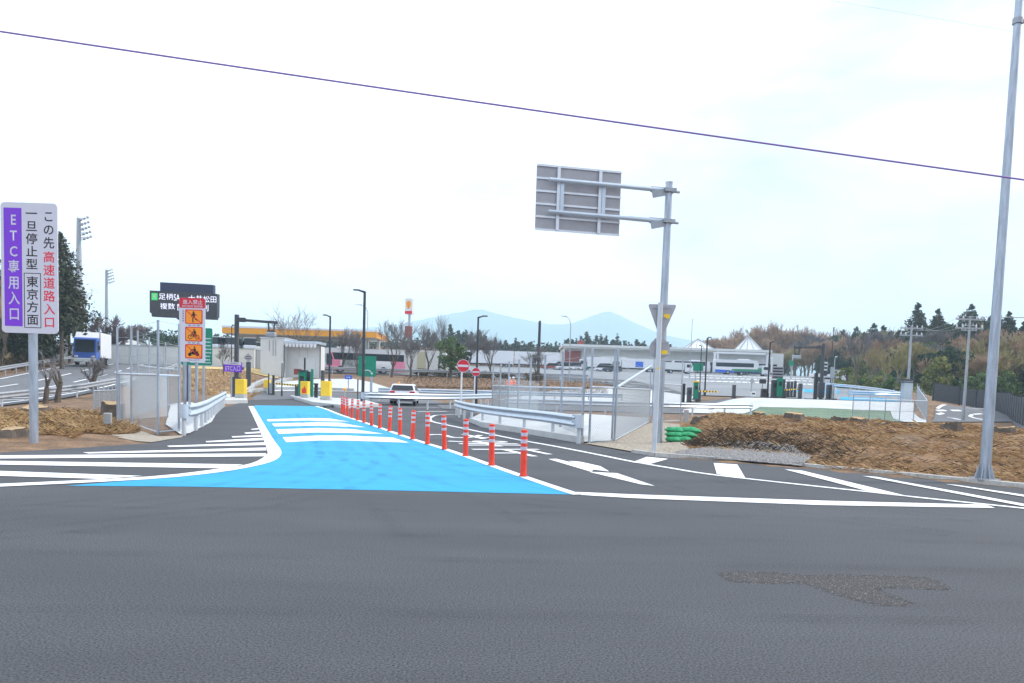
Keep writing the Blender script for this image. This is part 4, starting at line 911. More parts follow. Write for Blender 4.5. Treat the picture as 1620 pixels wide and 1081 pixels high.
pillar('gate_box', 'pale grey gate box behind the black barrier post', 'cabinet', 429.5, 606, 619, 70.5, 5, 'galv_dull', .5)
# display above the barrier
Y = 69; p = on(475, Y); r = thing('lane_display', 'small dark display with red screen left of the toll machine', 'display', p); z0, z1 = dep(474, 593, Y).z-p.z, dep(474, 584, Y).z-p.z
b = MB(); b.box((-.2, 0, (z0+z1)/2), (.62, .25, z1-z0)); b.build('display_box', 'dark_red', r); b = MB(); b.tube([(0, .1, 0), (0, .1, z0+.1)], .05, 8); b.build('post', 'charcoal', r)
def barrier(label, pa, pb, Ya, Yb, n=8):
    a = dep(*pa, Ya); b_ = dep(*pb, Yb); g_ = tz(b_.x, b_.y); r = thing('barrier_gate', label, 'barrier', (b_.x, b_.y, g_), 0, 'striped barrier gates'); o = Vector((b_.x, b_.y, g_)); A_ = a-o; B_ = b_-o
    b = MB(); b.box((0, 0, B_.z/2), (.4, .35, B_.z+.2), bev=.04); b.build('housing', 'charcoal', r)
    arm = MB(); arm.bar(B_+Vector((0, -.25, 0)), A_+Vector((0, -.25, 0)), .06, .13); ao = arm.build('arm', 'sign_yellow', r)
    st = MB()
    for k in range(n):
        s0, s1 = (k+.1)/n, (k+.55)/n; st.bar(B_.lerp(A_, s0)+Vector((0, -.25, 0)), B_.lerp(A_, s1)+Vector((0, -.25, 0)), .066, .136)
    st.build('stripes', 'black', ao)
barrier('yellow and black barrier arm closing the entrance gate', (437, 607), (471, 610), 70, 68)
# blue arrow plate and amber ball lamp
Y = 72; p = on(551, Y); r = thing('blue_arrow_sign', 'small blue plate with white arrow on top of the concrete ramp', 'road sign', p); zc = dep(551, 597, Y).z-p.z
b = MB(); b.box((0, 0, zc), (.62, .03, .34), bev=.03); b.build('plate', 'sign_blue', r); b = MB(); b.tube([(0, .05, 0), (0, .05, zc)], .04, 8); b.build('post', 'galv_dull', r)
b = MB(); b.bar((-.2, -.02, zc), (.1, -.02, zc), .06, .004, up=(0, 1, 0)); b.add([(.08, -.022, zc+.09), (.08, -.022, zc-.09), (.22, -.022, zc)], [(0, 1, 2)]); b.build('arrow', 'sign_white', r)
Y = 63; p = on(545.5, Y); r = thing('amber_ball_lamp', 'amber ball on a pale stand behind the orange bollards', 'warning lamp', p); zc = dep(545, 616, Y).z-p.z
b = MB(); b.ball((0, 0, zc), .13, 12); b.build('ball', 'ball_amber', r, True); b = MB(); b.tube([(0, 0, 0), (0, 0, zc)], [.08, .04], 8); b.build('stand', 'galv_dull', r)
# ---- exit plaza machines on the right
Yx = 74
ex = [('sensor_post', 'dark ridged post with pale front at the left of the exit plaza', 'sensor post', 1160, 609, 641, 70, 4.6, 'charcoal'),
      ('control_cabinet', 'light grey box cabinet under the round sign back on the exit plaza', 'cabinet', 1190, 620, 640, 70, 8, 'box_grey'),
      ('control_cabinet', 'dark cabinet under a dark screen left of the walkway lamp', 'cabinet', 1208, 615, 630, 78, 9, 'charcoal'),
      ('toll_machine', 'dark grey toll machine left of the bright green one', 'toll machine', 1224, 601, 630, 77, 9, 'charcoal'),
      ('toll_machine', 'bright green toll machine on the exit plaza', 'toll machine', 1232.5, 598, 629, 76.5, 8, 'sign_green'),
      ('sensor_post', 'dark narrow post right of the bright green toll machine', 'sensor post', 1238.5, 600, 629, 77, 4, 'charcoal'),
      ('sensor_post', 'first dark post behind the striped exit barrier', 'sensor post', 1246, 604, 629, 79, 4, 'charcoal'),
      ('sensor_post', 'second dark post behind the striped exit barrier', 'sensor post', 1251.5, 604, 629, 80, 2.6, 'charcoal'),
      ('sensor_post', 'third dark post behind the striped exit barrier', 'sensor post', 1257, 603, 629, 80, 2.6, 'charcoal'),
      ('sensor_post', 'dark box post in front of the thin mast between barrier and gantry', 'sensor post', 1265, 607, 635, 72, 5, 'charcoal'),
      ('control_cabinet', 'light grey cabinet close right of the dark box post', 'cabinet', 1268.5, 618, 635, 72, 4, 'box_grey'),
      ('sensor_post', 'tall black post left of the exit gantry column', 'sensor post', 1289, 590, 635, 73, 4, 'black'),
      ('sensor_post', 'leftmost of the trio of dark posts right of the exit gantry', 'sensor post', 1308.5, 609, 633, 74, 2.8, 'charcoal'),
      ('sensor_post', 'middle of the trio of dark posts right of the exit gantry', 'sensor post', 1313, 609, 633, 74, 2.8, 'charcoal'),
      ('control_cabinet', 'grey cabinet right of the trio of dark posts', 'cabinet', 1320, 614, 633, 74, 4.4, 'box_grey'),
      ('sensor_post', 'dark post standing on the left edge of the exit plaza by the fence', 'sensor post', 1081, 607, 632, 72, 3.6, 'black'),
      ('control_cabinet', 'dark squat cabinet left of the green and yellow exit machine', 'cabinet', 1090, 613, 634, 71, 7, 'charcoal'),
      ('toll_machine', 'green exit machine with yellow top at the left of the plaza', 'toll machine', 1100, 605, 633, 71, 7, 'sign_green')]
for e_ in ex: pillar(*e_, d=.4, g='machines and posts on the exit plaza', top='sign_yellow' if 'yellow top' in e_[1] else None)
barrier('yellow and black barrier arm on the exit plaza right of the bright green machine', (1262, 616), (1240, 617), 79, 77, 6)
barrier('yellow and black barrier arm by the green and yellow exit machine', (1134, 620), (1105, 619), 74, 71, 6)
def sign_back(label, px, pyt, pyb, wpx, Y, m, pw=.05, gy=640, disc=False, louvre=False):
    z1, z0 = dep(px, pyt, Y), dep(px, pyb, Y); g_ = tz(z1.x, z1.y); r = thing('small_sign', label, 'road sign', (z1.x, Y, g_)); za, zb = z1.z-g_, z0.z-g_; w = wpx/ppm(Y)
    b = MB()
    if disc: b.disc((0, 0, (za+zb)/2), w/2, 'y', 24, .03)
    else: b.box((0, 0, (za+zb)/2), (w, .05, za-zb), bev=.02)
    b.build('plate', m, r); b = MB(); b.tube([(0, .06, 0), (0, .06, za-.05)], pw, 8); b.build('post', 'galv_dull', r)
    if louvre:
        b = MB()
        for k in range(4): b.box((0, -.03, zb+(za-zb)*(.15+.23*k)), (w*.86, .02, (za-zb)*.13))
        b.build('louvre', 'dark_metal', r)
    return r
sign_back('round grey sign back above the light grey exit cabinet', 1190, 599, 607, 7, 71, 'panel_grey', disc=True)
sign_back('dark screen on a stand left of the walkway lamp', 1207, 600, 607, 11, 78.5, 'charcoal')
sign_back('grey slatted board behind the bright green toll machine', 1231, 580, 600, 18, 84, 'panel_grey', louvre=True)
sign_back('tall narrow white and grey board hung beside the exit gantry column', 1305.5, 573, 597, 8, 80, 'box_grey', louvre=True)
sign_back('plain grey board right of the exit gantry', 1317, 581, 599, 6, 85, 'panel_grey')
sign_back('left of two small green signs by the pyramid lamps', 1101.5, 575, 587, 9, 95, 'sign_green')
sign_back('right of two small green signs by the pyramid lamps', 1109.5, 575, 587, 7, 96, 'sign_green')
sign_back('little green sign under the white topped lamp by the woods', 1252, 571, 579, 8, 165, 'sign_green')
Y = 71; z = dep(1440, 601, Y); p = Vector((z.x-.35, Y, tz(z.x-.35, Y))); r = thing('roadside_cabinet', 'pale cabinet with flat dark roof at the corner of the concrete bank', 'cabinet', p)
h = z.z-p.z; b = MB(); b.box((.1, 0, h/2-.1), (.75, .6, h)); b.build('casing', 'galv_bright', r); b = MB(); b.box((-.05, 0, h-.02), (1.3, .9, .14)); b.box((-.05, 0, h-.22), (1.2, .8, .08)); b.build('roof', 'charcoal', r)
# ---- workers
def person(label, px, Y, s=1., turn=0.):
    p = on(px, Y); r = thing('person', label, 'person', p, turn, 'workers in orange jackets behind the right fence')
    J = {'pel': (0, 0, .95), 'spi': (0, 0, 1.2), 'che': (0, 0, 1.40), 'nec': (0, .0, 1.52), 'hea': (0, -.01, 1.62), 'top': (0, -.01, 1.72), 'shL': (-.19, 0, 1.42), 'elL': (-.26, -.02, 1.14), 'haL': (-.24, -.16, .93), 'shR': (.19, 0, 1.42), 'elR': (.25, -.03, 1.15), 'haR': (.2, -.2, .98),
         'hiL': (-.1, 0, .9), 'knL': (-.11, -.03, .5), 'anL': (-.12, .02, .08), 'toL': (-.13, -.16, .04), 'hiR': (.1, 0, .9), 'knR': (.13, .0, .5), 'anR': (.15, .06, .08), 'toR': (.17, -.12, .04)}
    Rr = {'pel': .15, 'spi': .14, 'che': .16, 'nec': .06, 'hea': .095, 'top': .07, 'shL': .08, 'elL': .055, 'haL': .04, 'shR': .08, 'elR': .055, 'haR': .04, 'hiL': .1, 'knL': .075, 'anL': .05, 'toL': .04, 'hiR': .1, 'knR': .075, 'anR': .05, 'toR': .04}
    E = [('pel', 'spi'), ('spi', 'che'), ('che', 'nec'), ('nec', 'hea'), ('hea', 'top'), ('che', 'shL'), ('shL', 'elL'), ('elL', 'haL'), ('che', 'shR'), ('shR', 'elR'), ('elR', 'haR'), ('pel', 'hiL'), ('hiL', 'knL'), ('knL', 'anL'), ('anL', 'toL'), ('pel', 'hiR'), ('hiR', 'knR'), ('knR', 'anR'), ('anR', 'toR')]
    def skin(name, keys, edges, m, k=1., par=r):
        me = bpy.data.meshes.new(name); ix = {q_: i for i, q_ in enumerate(keys)}; me.from_pydata([J[q_] for q_ in keys], [(ix[a], ix[b_]) for a, b_ in edges], []); o = link(name, me, m, par)
        md = o.modifiers.new('skin', 'SKIN')
        for i, q_ in enumerate(keys): me.skin_vertices[0].data[i].radius = (Rr[q_]*k, Rr[q_]*k*(.75 if q_ in ('che', 'spi', 'pel') else 1)); me.skin_vertices[0].data[i].use_root = i == 0
        o.modifiers.new('sub', 'SUBSURF').levels = 2; o.modifiers['sub'].render_levels = 2
        dg = bpy.context.evaluated_depsgraph_get(); m2 = bpy.data.meshes.new_from_object(o.evaluated_get(dg)); o.modifiers.clear(); o.data = m2
        for q_ in m2.polygons: q_.use_smooth = True
        return o
    skin('body', list(J), E, 'skin')
    up = ['spi', 'che', 'shL', 'elL', 'haL', 'shR', 'elR', 'haR']; J2 = dict(J)
    for q_, w in (('haL', 'elL'), ('haR', 'elR')): J[q_] = tuple(Vector(J[q_]).lerp(Vector(J[w]), .25))
    skin('jacket', ['spi', 'pel', 'che', 'shL', 'elL', 'haL', 'shR', 'elR', 'haR'], [('spi', 'pel'), ('spi', 'che'), ('che', 'shL'), ('shL', 'elL'), ('elL', 'haL'), ('che', 'shR'), ('shR', 'elR'), ('elR', 'haR')], 'hivis', 1.2)
    J.update(J2); skin('trousers', ['pel', 'hiL', 'knL', 'anL', 'hiR', 'knR', 'anR'], [('pel', 'hiL'), ('hiL', 'knL'), ('knL', 'anL'), ('pel', 'hiR'), ('hiR', 'knR'), ('knR', 'anR')], 'trousers', 1.15)
    b = MB(); b.ball((0, -.01, 1.69), .125, 14, (1, 1.1, .8)); b.tube([(0, -.03, 1.665), (0, -.03, 1.675)], .16, 14); b.build('helmet', 'white', r, True)
person('worker in orange jacket and white helmet, the left of the pair behind the fence', 806, 79, turn=.4)
person('worker in orange jacket and white helmet, the right of the pair behind the fence', 812, 79.6, turn=-.5)
# ---- vehicles
def wheel(b_, x, y, rad, w, parent, m='rubber'):
    b = MB(); b.disc((x, y, rad), rad, 'y' if w > 0 else 'x', 20, abs(w)); o = b.build('wheel', m, parent, True); b = MB(); s = abs(w)/2+.01
    for sg in (-1, 1):
        c = (x, y+sg*s, rad) if w > 0 else (x+sg*s, y, rad); b.disc(c, rad*.6, 'y' if w > 0 else 'x', 14, .02)
    b.build('rim', 'galv_dull', o); return o
def suv(label, p, rz):           # nose along +X
    r = thing('white_estate_car', label, 'car', p, rz); L = 4.4; hw_ = .88
    prof = [(-2.2, .45), (-2.22, .75), (-2.12, 1.0), (1.0, 1.0), (1.9, .92), (2.18, .75), (2.2, .45), (2.0, .3), (-2.0, .3)]
    bm = bmesh.new(); 
    def body(name, prof, hw0, hw1f, m, bev=.05):
        bm = bmesh.new(); A_ = [bm.verts.new((x, -hw1f(z)*hw0, z)) for x, z in prof]; B_ = [bm.verts.new((x, hw1f(z)*hw0, z)) for x, z in prof]; n = len(prof)
        bm.faces.new(A_); bm.faces.new(B_[::-1])
        for i in range(n): bm.faces.new((A_[i], B_[i], B_[(i+1) % n], A_[(i+1) % n]))
        bmesh.ops.recalc_face_normals(bm, faces=bm.faces); bmesh.ops.bevel(bm, geom=list(bm.edges), offset=bev, segments=3, affect='EDGES', profile=.6)
        me = bpy.data.meshes.new(name); bm.to_mesh(me); bm.free()
        for q_ in me.polygons: q_.use_smooth = True
        return link(name, me, m, r)
    body('body', prof, hw_, lambda z: 1-.05*max(0, z-.8), 'car_white', .07)
    body('cabin', [(-2.08, .98), (-1.75, 1.42), (-1.45, 1.48), (-.1, 1.48), (.35, 1.40), (1.05, .98)], hw_, lambda z: 1-.34*max(0, z-.98), 'car_white', .05)
    g = MB(); f = lambda z: hw_*(1-.34*max(0, z-.98))
    g.add([(-2.09, -f(1.06)*.88, 1.06), (-2.09, f(1.06)*.88, 1.06), (-1.83, f(1.38)*.86, 1.38), (-1.83, -f(1.38)*.86, 1.38)], [(0, 1, 2, 3)]); g.v = [(x-.03, y, z+.01) for x, y, z in g.v]; g.build('rear_window', 'glass', r)
    for sg in (-1, 1):
        g = MB(); e = .006
        for xa, xb, xc_, xd in ((-1.75, -.75, -.8, -1.55), (-.68, .12, .1, -.72), (.18, .85, .35, .15)): g.add([(xa, sg*(f(1.04)+e), 1.04), (xb, sg*(f(1.04)+e), 1.04), (xc_, sg*(f(1.37)+e), 1.37), (xd, sg*(f(1.37)+e), 1.37)], [(0, 1, 2, 3)])
        g.build('side_window', 'glass', r)
        t = MB(); t.box((-2.14, sg*.68, .93), (.16, .34, .13), bev=.03); t.build('tail_light', 'tail_red', r)
        t = MB(); t.tube([(-1.5, sg*.6, 1.52), (-.2, sg*.6, 1.52)], .02, 6); t.build('roof_rail', 'galv_dull', r)
        t = MB(); t.box((.75, sg*1.0, 1.05), (.14, .2, .14), bev=.04); t.build('mirror', 'car_white', r)
    t = MB(); t.box((-2.2, 0, .5), (.08, 1.5, .22), bev=.03); t.build('bumper', 'black', r); t = MB(); t.box((-2.235, 0, .78), (.02, .34, .17)); t.build('number_plate', 'white', r)
    t = MB(); t.ball((-1.0, .35, 1.56), .07, 10); t.build('roof_lamp', 'ball_amber', r)
    for x in (-1.35, 1.35):
        for y in (-.78, .78): wheel(None, x, y, .33, .2, r)
suv('white estate car with red tail lights driving away behind the guardrail', hit(640, 641), R(93))
def bus(label, p, rz, L=11.8, Hh_=3.4, lower='pink', skirt=None, name='coach'):    # nose along -X, near side -Y
    r = thing(name, label, 'coach', p, rz, 'coaches'); w = 2.5
    b = MB(); b.box((0, 0, .38+.75), (L, w, 1.5), bev=.12); b.build('body', 'car_white', r, True)
    b = MB(); b.prism([(-L/2+.02, 1.8), (-L/2+.28, 2.95), (-L/2+.5, Hh_-.12), (-L/2+.9, Hh_), (L/2-.3, Hh_), (L/2-.02, Hh_-.25), (L/2-.02, 1.8)], 'y', -w/2+.01, w/2-.01); b.build('upper_body', 'car_white', r)
    b = MB()
    [b.box((0.55, sg*w/2, 2.3), (L-1.6, .03, .95)) for sg in (-1, 1)]; b.build('side_window', 'glass', r)
    b = MB()
    for k in range(1, 7): b.box((-L/2+1.5+k*1.55, -w/2-.02, 2.3), (.05, .02, .95))
    b.build('pillar', 'black', r)
    b = MB(); b.add([(-L/2-.01, -w/2+.12, 1.42), (-L/2-.01, w/2-.12, 1.42), (-L/2+.24, w/2-.15, 2.92), (-L/2+.24, -w/2+.15, 2.92)], [(0, 1, 2, 3)]); b.box((-L/2+.52, -w/2-.0, 2.0), (.75, .03, 1.2)); b.build('windscreen', 'glass_pale', r)
    b = MB(); b.box((-L/2+1.25, -w/2-.004, 1.5), (.75, .03, 2.2)); b.build('door', 'glass', r)
    if lower == 'pink':
        for c_, d_, ry_ in (((-L/2+2.2, -w/2-.006, 1.1), (1.1, .03, 1.45), 0), ((L/2-1.0, -w/2-.006, 1.1), (1.9, .03, 1.45), 0), ((-L/2+1.7, -w/2-.012, 2.3), (.16, .03, 1.1), R(-18)), ((-L/2+1.25, -w/2-.012, .75), (.7, .03, .6), 0)): b = MB(); b.box(c_, d_, ry=ry_); b.build('livery', 'pink', r)
        b = MB(); b.box((-.6, -w/2-.006, 1.15), (4.3, .03, 1.3)); b.build('livery', 'greyprint', r)
    else:
        b = MB(); [b.prism([(-L/2+.05, .45), (L/2-.1, .45), (L/2-.1, 1.15), (1.5, 1.0), (-1.5, 1.35), (-L/2+.05, 1.2)], 'y', sg*(w/2+.02), sg*(w/2-.01)) for sg in (-1, 1)]; b.build('livery', lower, r)
    b = MB(); b.box((-L/2+3.6, 0, Hh_+.1), (2.6, 1.7, .24), bev=.1); b.build('roof_unit', 'white', r)
    b = MB(); b.bar((-L/2+.15, -w/2+.1, 2.0), (-L/2-.3, -w/2-.1, 1.7), .08, .08); b.box((-L/2-.32, -w/2-.12, 1.5), (.1, .2, .45), bev=.03); b.build('mirror', 'black', r)
    for x in (-L/2+2.8, L/2-3.1):
        for y in (-w/2+.12, w/2-.12): wheel(None, x, y, .5, .3, r)
    for y in (-.9, .9): b = MB(); b.box((-L/2-.0, y, .85), (.08, .4, .22), bev=.03); b.build('headlight', 'glass_pale', r)
    b = MB(); b.box((-L/2-.02, 0, .7), (.06, .45, .16)); b.build('number_plate', 'white', r)
p = on(573, 116); bus('white coach with pink and grey printed side passing behind the gate', p, R(16))
for ch in []: pass
def truck(label, p, rz, cab='car_white', box='box_grey', L=8., Hb=3.4, cabh=2.7, flatbed=None, name='box_truck', g='trucks', stripe=None):    # nose along -X
    r = thing(name, label, 'truck', p, rz, g); w = 2.35; x0 = -L/2
    b = MB(); b.prism([(x0, .5), (x0, 1.35), (x0+.22, cabh-.15), (x0+.4, cabh), (x0+1.75, cabh), (x0+1.8, .5)], 'y', -w/2+.05, w/2-.05); c = b.build('cab', cab, r)
    b = MB(); b.add([(x0-.01, -w/2+.2, 1.4), (x0-.01, w/2-.2, 1.4), (x0+.19, w/2-.2, cabh-.25), (x0+.19, -w/2+.2, cabh-.25)], [(0, 1, 2, 3)]); b.build('windscreen', 'glass', c)
    for sg in (-1, 1): b = MB(); b.add([(x0+.3, sg*(w/2-.04), 1.45), (x0+1.4, sg*(w/2-.04), 1.45), (x0+1.4, sg*(w/2-.04), cabh-.35), (x0+.45, sg*(w/2-.04), cabh-.35)], [(0, 1, 2, 3)]); b.build('side_window', 'glass', c)
    b = MB(); b.box((x0+.02, 0, .55), (.2, w*.96, .4), bev=.05); b.build('bumper', 'box_grey', r)
    for y in (-.85, .85): b = MB(); b.box((x0-.03, y, .95), (.06, .35, .18)); b.build('headlight', 'white', r)
    for sg in (-1, 1): b = MB(); b.box((x0+.15, sg*(w/2+.2), 1.9), (.1, .2, .45)); b.bar((x0+.2, sg*(w/2-.1), 2.1), (x0+.15, sg*(w/2+.2), 2.05), .04, .04); b.build('mirror', 'black', r)
    b = MB(); b.box((.4, 0, .72), (L-1.2, .9, .25)); b.build('chassis', 'black', r)
    if flatbed:
        b = MB(); b.box(((1.95+0)/2, 0, 1.05), (L-1.95, w, .14));
        for sg in (-1, 1): b.box((.97, sg*w/2, 1.28), (L-1.95, .06, .45))
        b.box((x0+2.0, 0, 1.5), (.08, w, .9)); b.box((L/2, 0, 1.28), (.06, w, .45)); b.build('cargo_bed', flatbed, r)
    else:
        b = MB(); b.box((.97, 0, (Hb+.9)/2), (L-1.95, w+.05, Hb-.9), bev=.03); bx = b.build('cargo_box', box, r)
        b = MB(); b.box((L/2+.0, 0, (Hb+.9)/2), (.04, w*.94, (Hb-.9)*.95)); b.box((L/2+.03, 0, (Hb+.9)/2), (.03, .03, (Hb-.9)*.9)); b.build('rear_door', box, bx)
        if Hb > 3.4: b = MB(); b.prism([(x0+.45, cabh), (x0+1.0, Hb-.05), (x0+1.75, Hb-.05), (x0+1.75, cabh)], 'y', -w/2+.12, w/2-.12); b.build('wind_deflector', 'white', c)
        if stripe:
            b = MB(); b.box((.97-.5, -w/2-.04, (Hb+.9)/2-.2), (1.8, .02, 1.3)); b.build('livery', stripe, bx)
    for x in (x0+1.0, L/2-1.6, L/2-2.75)[:3 if L > 9 else 2]:
        for y in (-w/2+.2, w/2-.2): wheel(None, x, y, .46, .28, r)
    return r
t1 = on(147, 93); truck('blue cabbed truck with white box coming down the motorway', (t1.x, 93, t1.z+.07), R(105), 'truck_blue', 'white', 7.4, 3.65, 3.0)
t1 = hw_at(140, .62); truck('grey fronted truck seen through the left fence on the motorway', (on(199, 140).x, 140, tz(on(199, 140).x, 140)+.07), R(106), 'box_grey', 'box_grey', 9.5, 3.7, 3.0)
truck('small pale truck right behind the grey fronted truck', (on(215, 158).x, 158, tz(on(215, 158).x, 158)+.07), R(106), 'box_grey', 'galv_dull', 8, 3.2, 2.8)
truck('green flatbed truck in front of the blue and white coach', on(1187, 186), R(180), 'car_white', None, 7.9, 3, 2.45, 'truck_green', 'flatbed_truck')
truck('white flatbed truck parked at the right end of the lot', on(1309, 150), R(180), 'car_white', None, 5.9, 3, 2.3, 'white', 'flatbed_truck')
truck('white truck nosing out from under the store canopy', on(1071, 186), R(180), 'car_white', 'box_grey', 6.5, 2.5, 2.5)
for px, Y, l, L, hb, cab, bx, st in ((768, 196, 'long pale semitrailer truck, leftmost beyond the bare trees', 13, 3.9, 'car_white', 'white', None), (842, 202, 'second long pale trailer, behind the thick dark post', 13, 3.9, 'car_white', 'white', None), (938, 190, 'white box truck in the lot seen through the gate fence', 7, 3.1, 'car_white', 'white', None), (1006, 192, 'long white trailer with a blue square on its side', 11, 3.0, 'car_white', 'white', 'sign_blue'), (963, 200, 'grey boxed truck between the white box truck and the blue marked trailer', 8, 3.3, 'car_white', 'box_grey', None)):
    truck(l, on(px, Y), 0, cab, bx, L, hb, 2.6, stripe=st)
bus('white coach with blue skirt parked under the walkway roof', on(1163, 196), R(180), 10.5, 3.5, 'sign_blue')
bus('white bus standing between the store and the sign mast', on(1092, 200), R(180), 9, 2.9, 'box_grey')
def small_car(label, p, rz, m='car_white', van=False):
    r = thing('parked_car', label, 'car', p, rz, 'cars and vans parked far off'); L = 4.1; H_ = 1.85 if van else 1.45; w = 1.65
    b = MB(); b.box((0, 0, .58), (L, w, .62), bev=.12); b.build('body', m, r, True)
    pr_ = [(-L/2+.1, .85), (-L/2+.3, H_-.08), (-L/2+.5, H_), (.7 if van else .4, H_), (1.75 if van else 1.15, .85)]
    b = MB(); b.prism(pr_, 'y', -w/2+.1, w/2-.1); b.build('cabin', 'glass', r)
    b = MB(); b.box(((-L/2+.5+(.7 if van else .4))/2, 0, H_+.01), ((.7 if van else .4)+L/2-.45, w-.18, .06), bev=.02); b.build('roof', m, r)
    for x in (-1.25, 1.25):
        for y in (-w/2+.08, w/2-.08): wheel(None, x, y, .3, .18, r)
    return r
cars = [(348, 'white'), (360, 'blue grey'), (371, 'white'), (383, 'dark'), (394, 'white'), (405, 'silver')]
zt_ = ZT-.1
for i, (px, c) in enumerate(cars):
    q = dep(px, 545, 110+3*(i % 2)); l = f'{c} car on the terrace above the retaining wall, {ordn[i] if i else "first"} from the left'
    small_car(l, (q.x, q.y, zt_), R(80+8*i), {'white': 'car_white', 'blue grey': 'panel_grey', 'dark': 'charcoal', 'silver': 'box_grey'}[c], i % 2 == 0)
for px, Y, c, v_, l in ((886, 190, 'charcoal', True, 'dark van left of the white vans near the store entrance'), (893, 186, 'car_white', True, 'white van just left of the pale curved lamp'), (906, 188, 'car_white', True, 'white van just right of the pale curved lamp'), (917, 190, 'truck_green', True, 'dark green van left of the white box truck'), (955, 183, 'car_white', True, 'white van right of the white box truck'), (968, 181, 'charcoal', False, 'dark car right of the white vans'), (871, 188, 'dark_red', False, 'dark red car near the store entrance')):
    small_car(l, on(px, Y), R(random.uniform(150, 200)), c, v_)
# ---- buildings
Y = 95; p = on(452, Y); r = thing('equipment_shed', 'plain pale equipment building with lean-to roof and scalloped shade', 'building', p)
Xp = lambda a: dep(a, 570, Y).x-p.x
zt = dep(440, 536, Y).z-p.z
b = MB(); b.box(((Xp(414)+Xp(452))/2, 2.0, zt/2-.2), (Xp(452)-Xp(414), 5, zt+.4)); w1 = b.build('front_block', 'cream', r)
zr = dep(480, 547, Y).z-p.z; b = MB(); b.box(((Xp(452)+Xp(504))/2, 1.9, zr/2-.2), (Xp(504)-Xp(452), 2.4, zr+.4)); w2 = b.build('side_block', 'cream', r)
b = MB(); b.box(((Xp(451)+Xp(505.5))/2, 1.3, zr+.35), (Xp(505.5)-Xp(451), 4.0, .28)); rf = b.build('roof', 'galv_bright', r)
b = MB(); n = 9; xa, xb = Xp(453), Xp(503)
for k in range(n):
    x = xa+(xb-xa)*(k+.5)/n; s = (xb-xa)/n*.42; b.prism([(x-s, zr+.18), (x+s, zr+.18), (x+s*.75, zr-.12), (x, zr-.3), (x-s*.75, zr-.12)], 'y', -.72, -.66)
b.build('scalloped_trim', 'white', rf)
b = MB(); b.box(((xa+xb)/2, -.62, zr+.1), (xb-xa, .05, .5)); b.build('fascia', 'panel_grey', rf)
b = MB(); b.box(((Xp(414)+Xp(452))/2, 2, zt+.06), (Xp(452)-Xp(414)+.2, 5.2, .12)); b.build('parapet_cap', 'galv_bright', w1)
for px in (428, 434, 438): b = MB(); b.tube([(Xp(px), -.55, zt-.2), (Xp(px), -.55, zt-(1.4 if px == 428 else 2.0))], .04, 8); b.build('pipe', 'panel_grey', w1)
for px in (451, 504): b = MB(); b.tube([(Xp(px)+.05, -.6 if px == 451 else .6, 0), (Xp(px)+.05, -.6 if px == 451 else .6, zr)], .06, 8); b.build('downpipe', 'charcoal', r)
for px in (471, 484): b = MB(); b.box((Xp(px), .69, zr/2), (.03, .02, zr)); b.build('wall_joint', 'panel_grey', w2)
b = MB(); b.box((Xp(483), .65, 1.2), (2.0, .06, 2.3)); b.build('door', 'box_grey', w2)
# retaining wall
Y = 101.7; p = on(340, Y); r = thing('retaining_wall', 'long cream retaining wall above the dry yellow lawn', 'wall', p); zt = ZT-p.z
x0, x1 = -60-p.x, -32-p.x; b = MB(); b.box(((x0+x1)/2, 0, zt/2-.3), (x1-x0, .4, zt+.6)); b.build('wall', 'cream', r); b = MB(); b.box(((x0+x1)/2, 0, zt+.05), (x1-x0, .5, .12)); b.build('coping', 'concrete', r)
b = MB(); x = x0
while x < x1: b.box((x, -.21, zt/2), (.06, .03, zt)); x += 4.2
b.build('wall_joint', 'kerb_grey', r)
# filling station
Y = 124; p = on(480, Y); zb = dep(480, 531.5, Y).z-p.z; r = thing('filling_station', 'filling station with long orange edged canopy behind the shed', 'building', p)
x0, x1 = dep(353, 525, Y).x-p.x, dep(596, 530, Y).x-p.x
b = MB(); b.box(((x0+x1)/2, 5, zb+.45), (x1-x0, 11, .85)); c = b.build('canopy', 'canopy_orange', r)
b = MB(); b.box(((x0+x1)/2, 5, zb+1.0), (x1-x0+.1, 11.1, .28)); b.build('canopy_top', 'white', c)
b = MB(); b.box(((x0+x1)/2, 5, zb-.02), (x1-x0-.3, 10.7, .1)); b.build('canopy_soffit', 'box_grey', c)
b = MB(); b.box((dep(553, 530, Y).x-p.x, -.53, zb+.5), (.7, .04, .7)); b.build('canopy_badge', 'white', c)
for px in (393, 405, 560, 590): b = MB(); b.box((dep(px, 560, Y).x-p.x, 5, zb/2), (.4, .4, zb)); b.build('column', 'cream', r)
b = MB(); x0, x1 = dep(528, 560, Y).x-p.x, dep(566, 560, Y).x-p.x; b.box(((x0+x1)/2, 7, 2.8), (x1-x0, 5, 6.2)); x0, x1 = dep(505, 560, Y).x-p.x, dep(700, 560, Y).x-p.x; b.box(((x0+x1)/2, 8.5, 1.6), (x1-x0, 5, 4.0)); b.build('kiosk_wall', 'cream', r)
b = MB(); b.box((dep(660, 560, Y).x-p.x, 5.97, 1.7), (1.4, .06, 3.4)); b.build('door', 'beige', r)
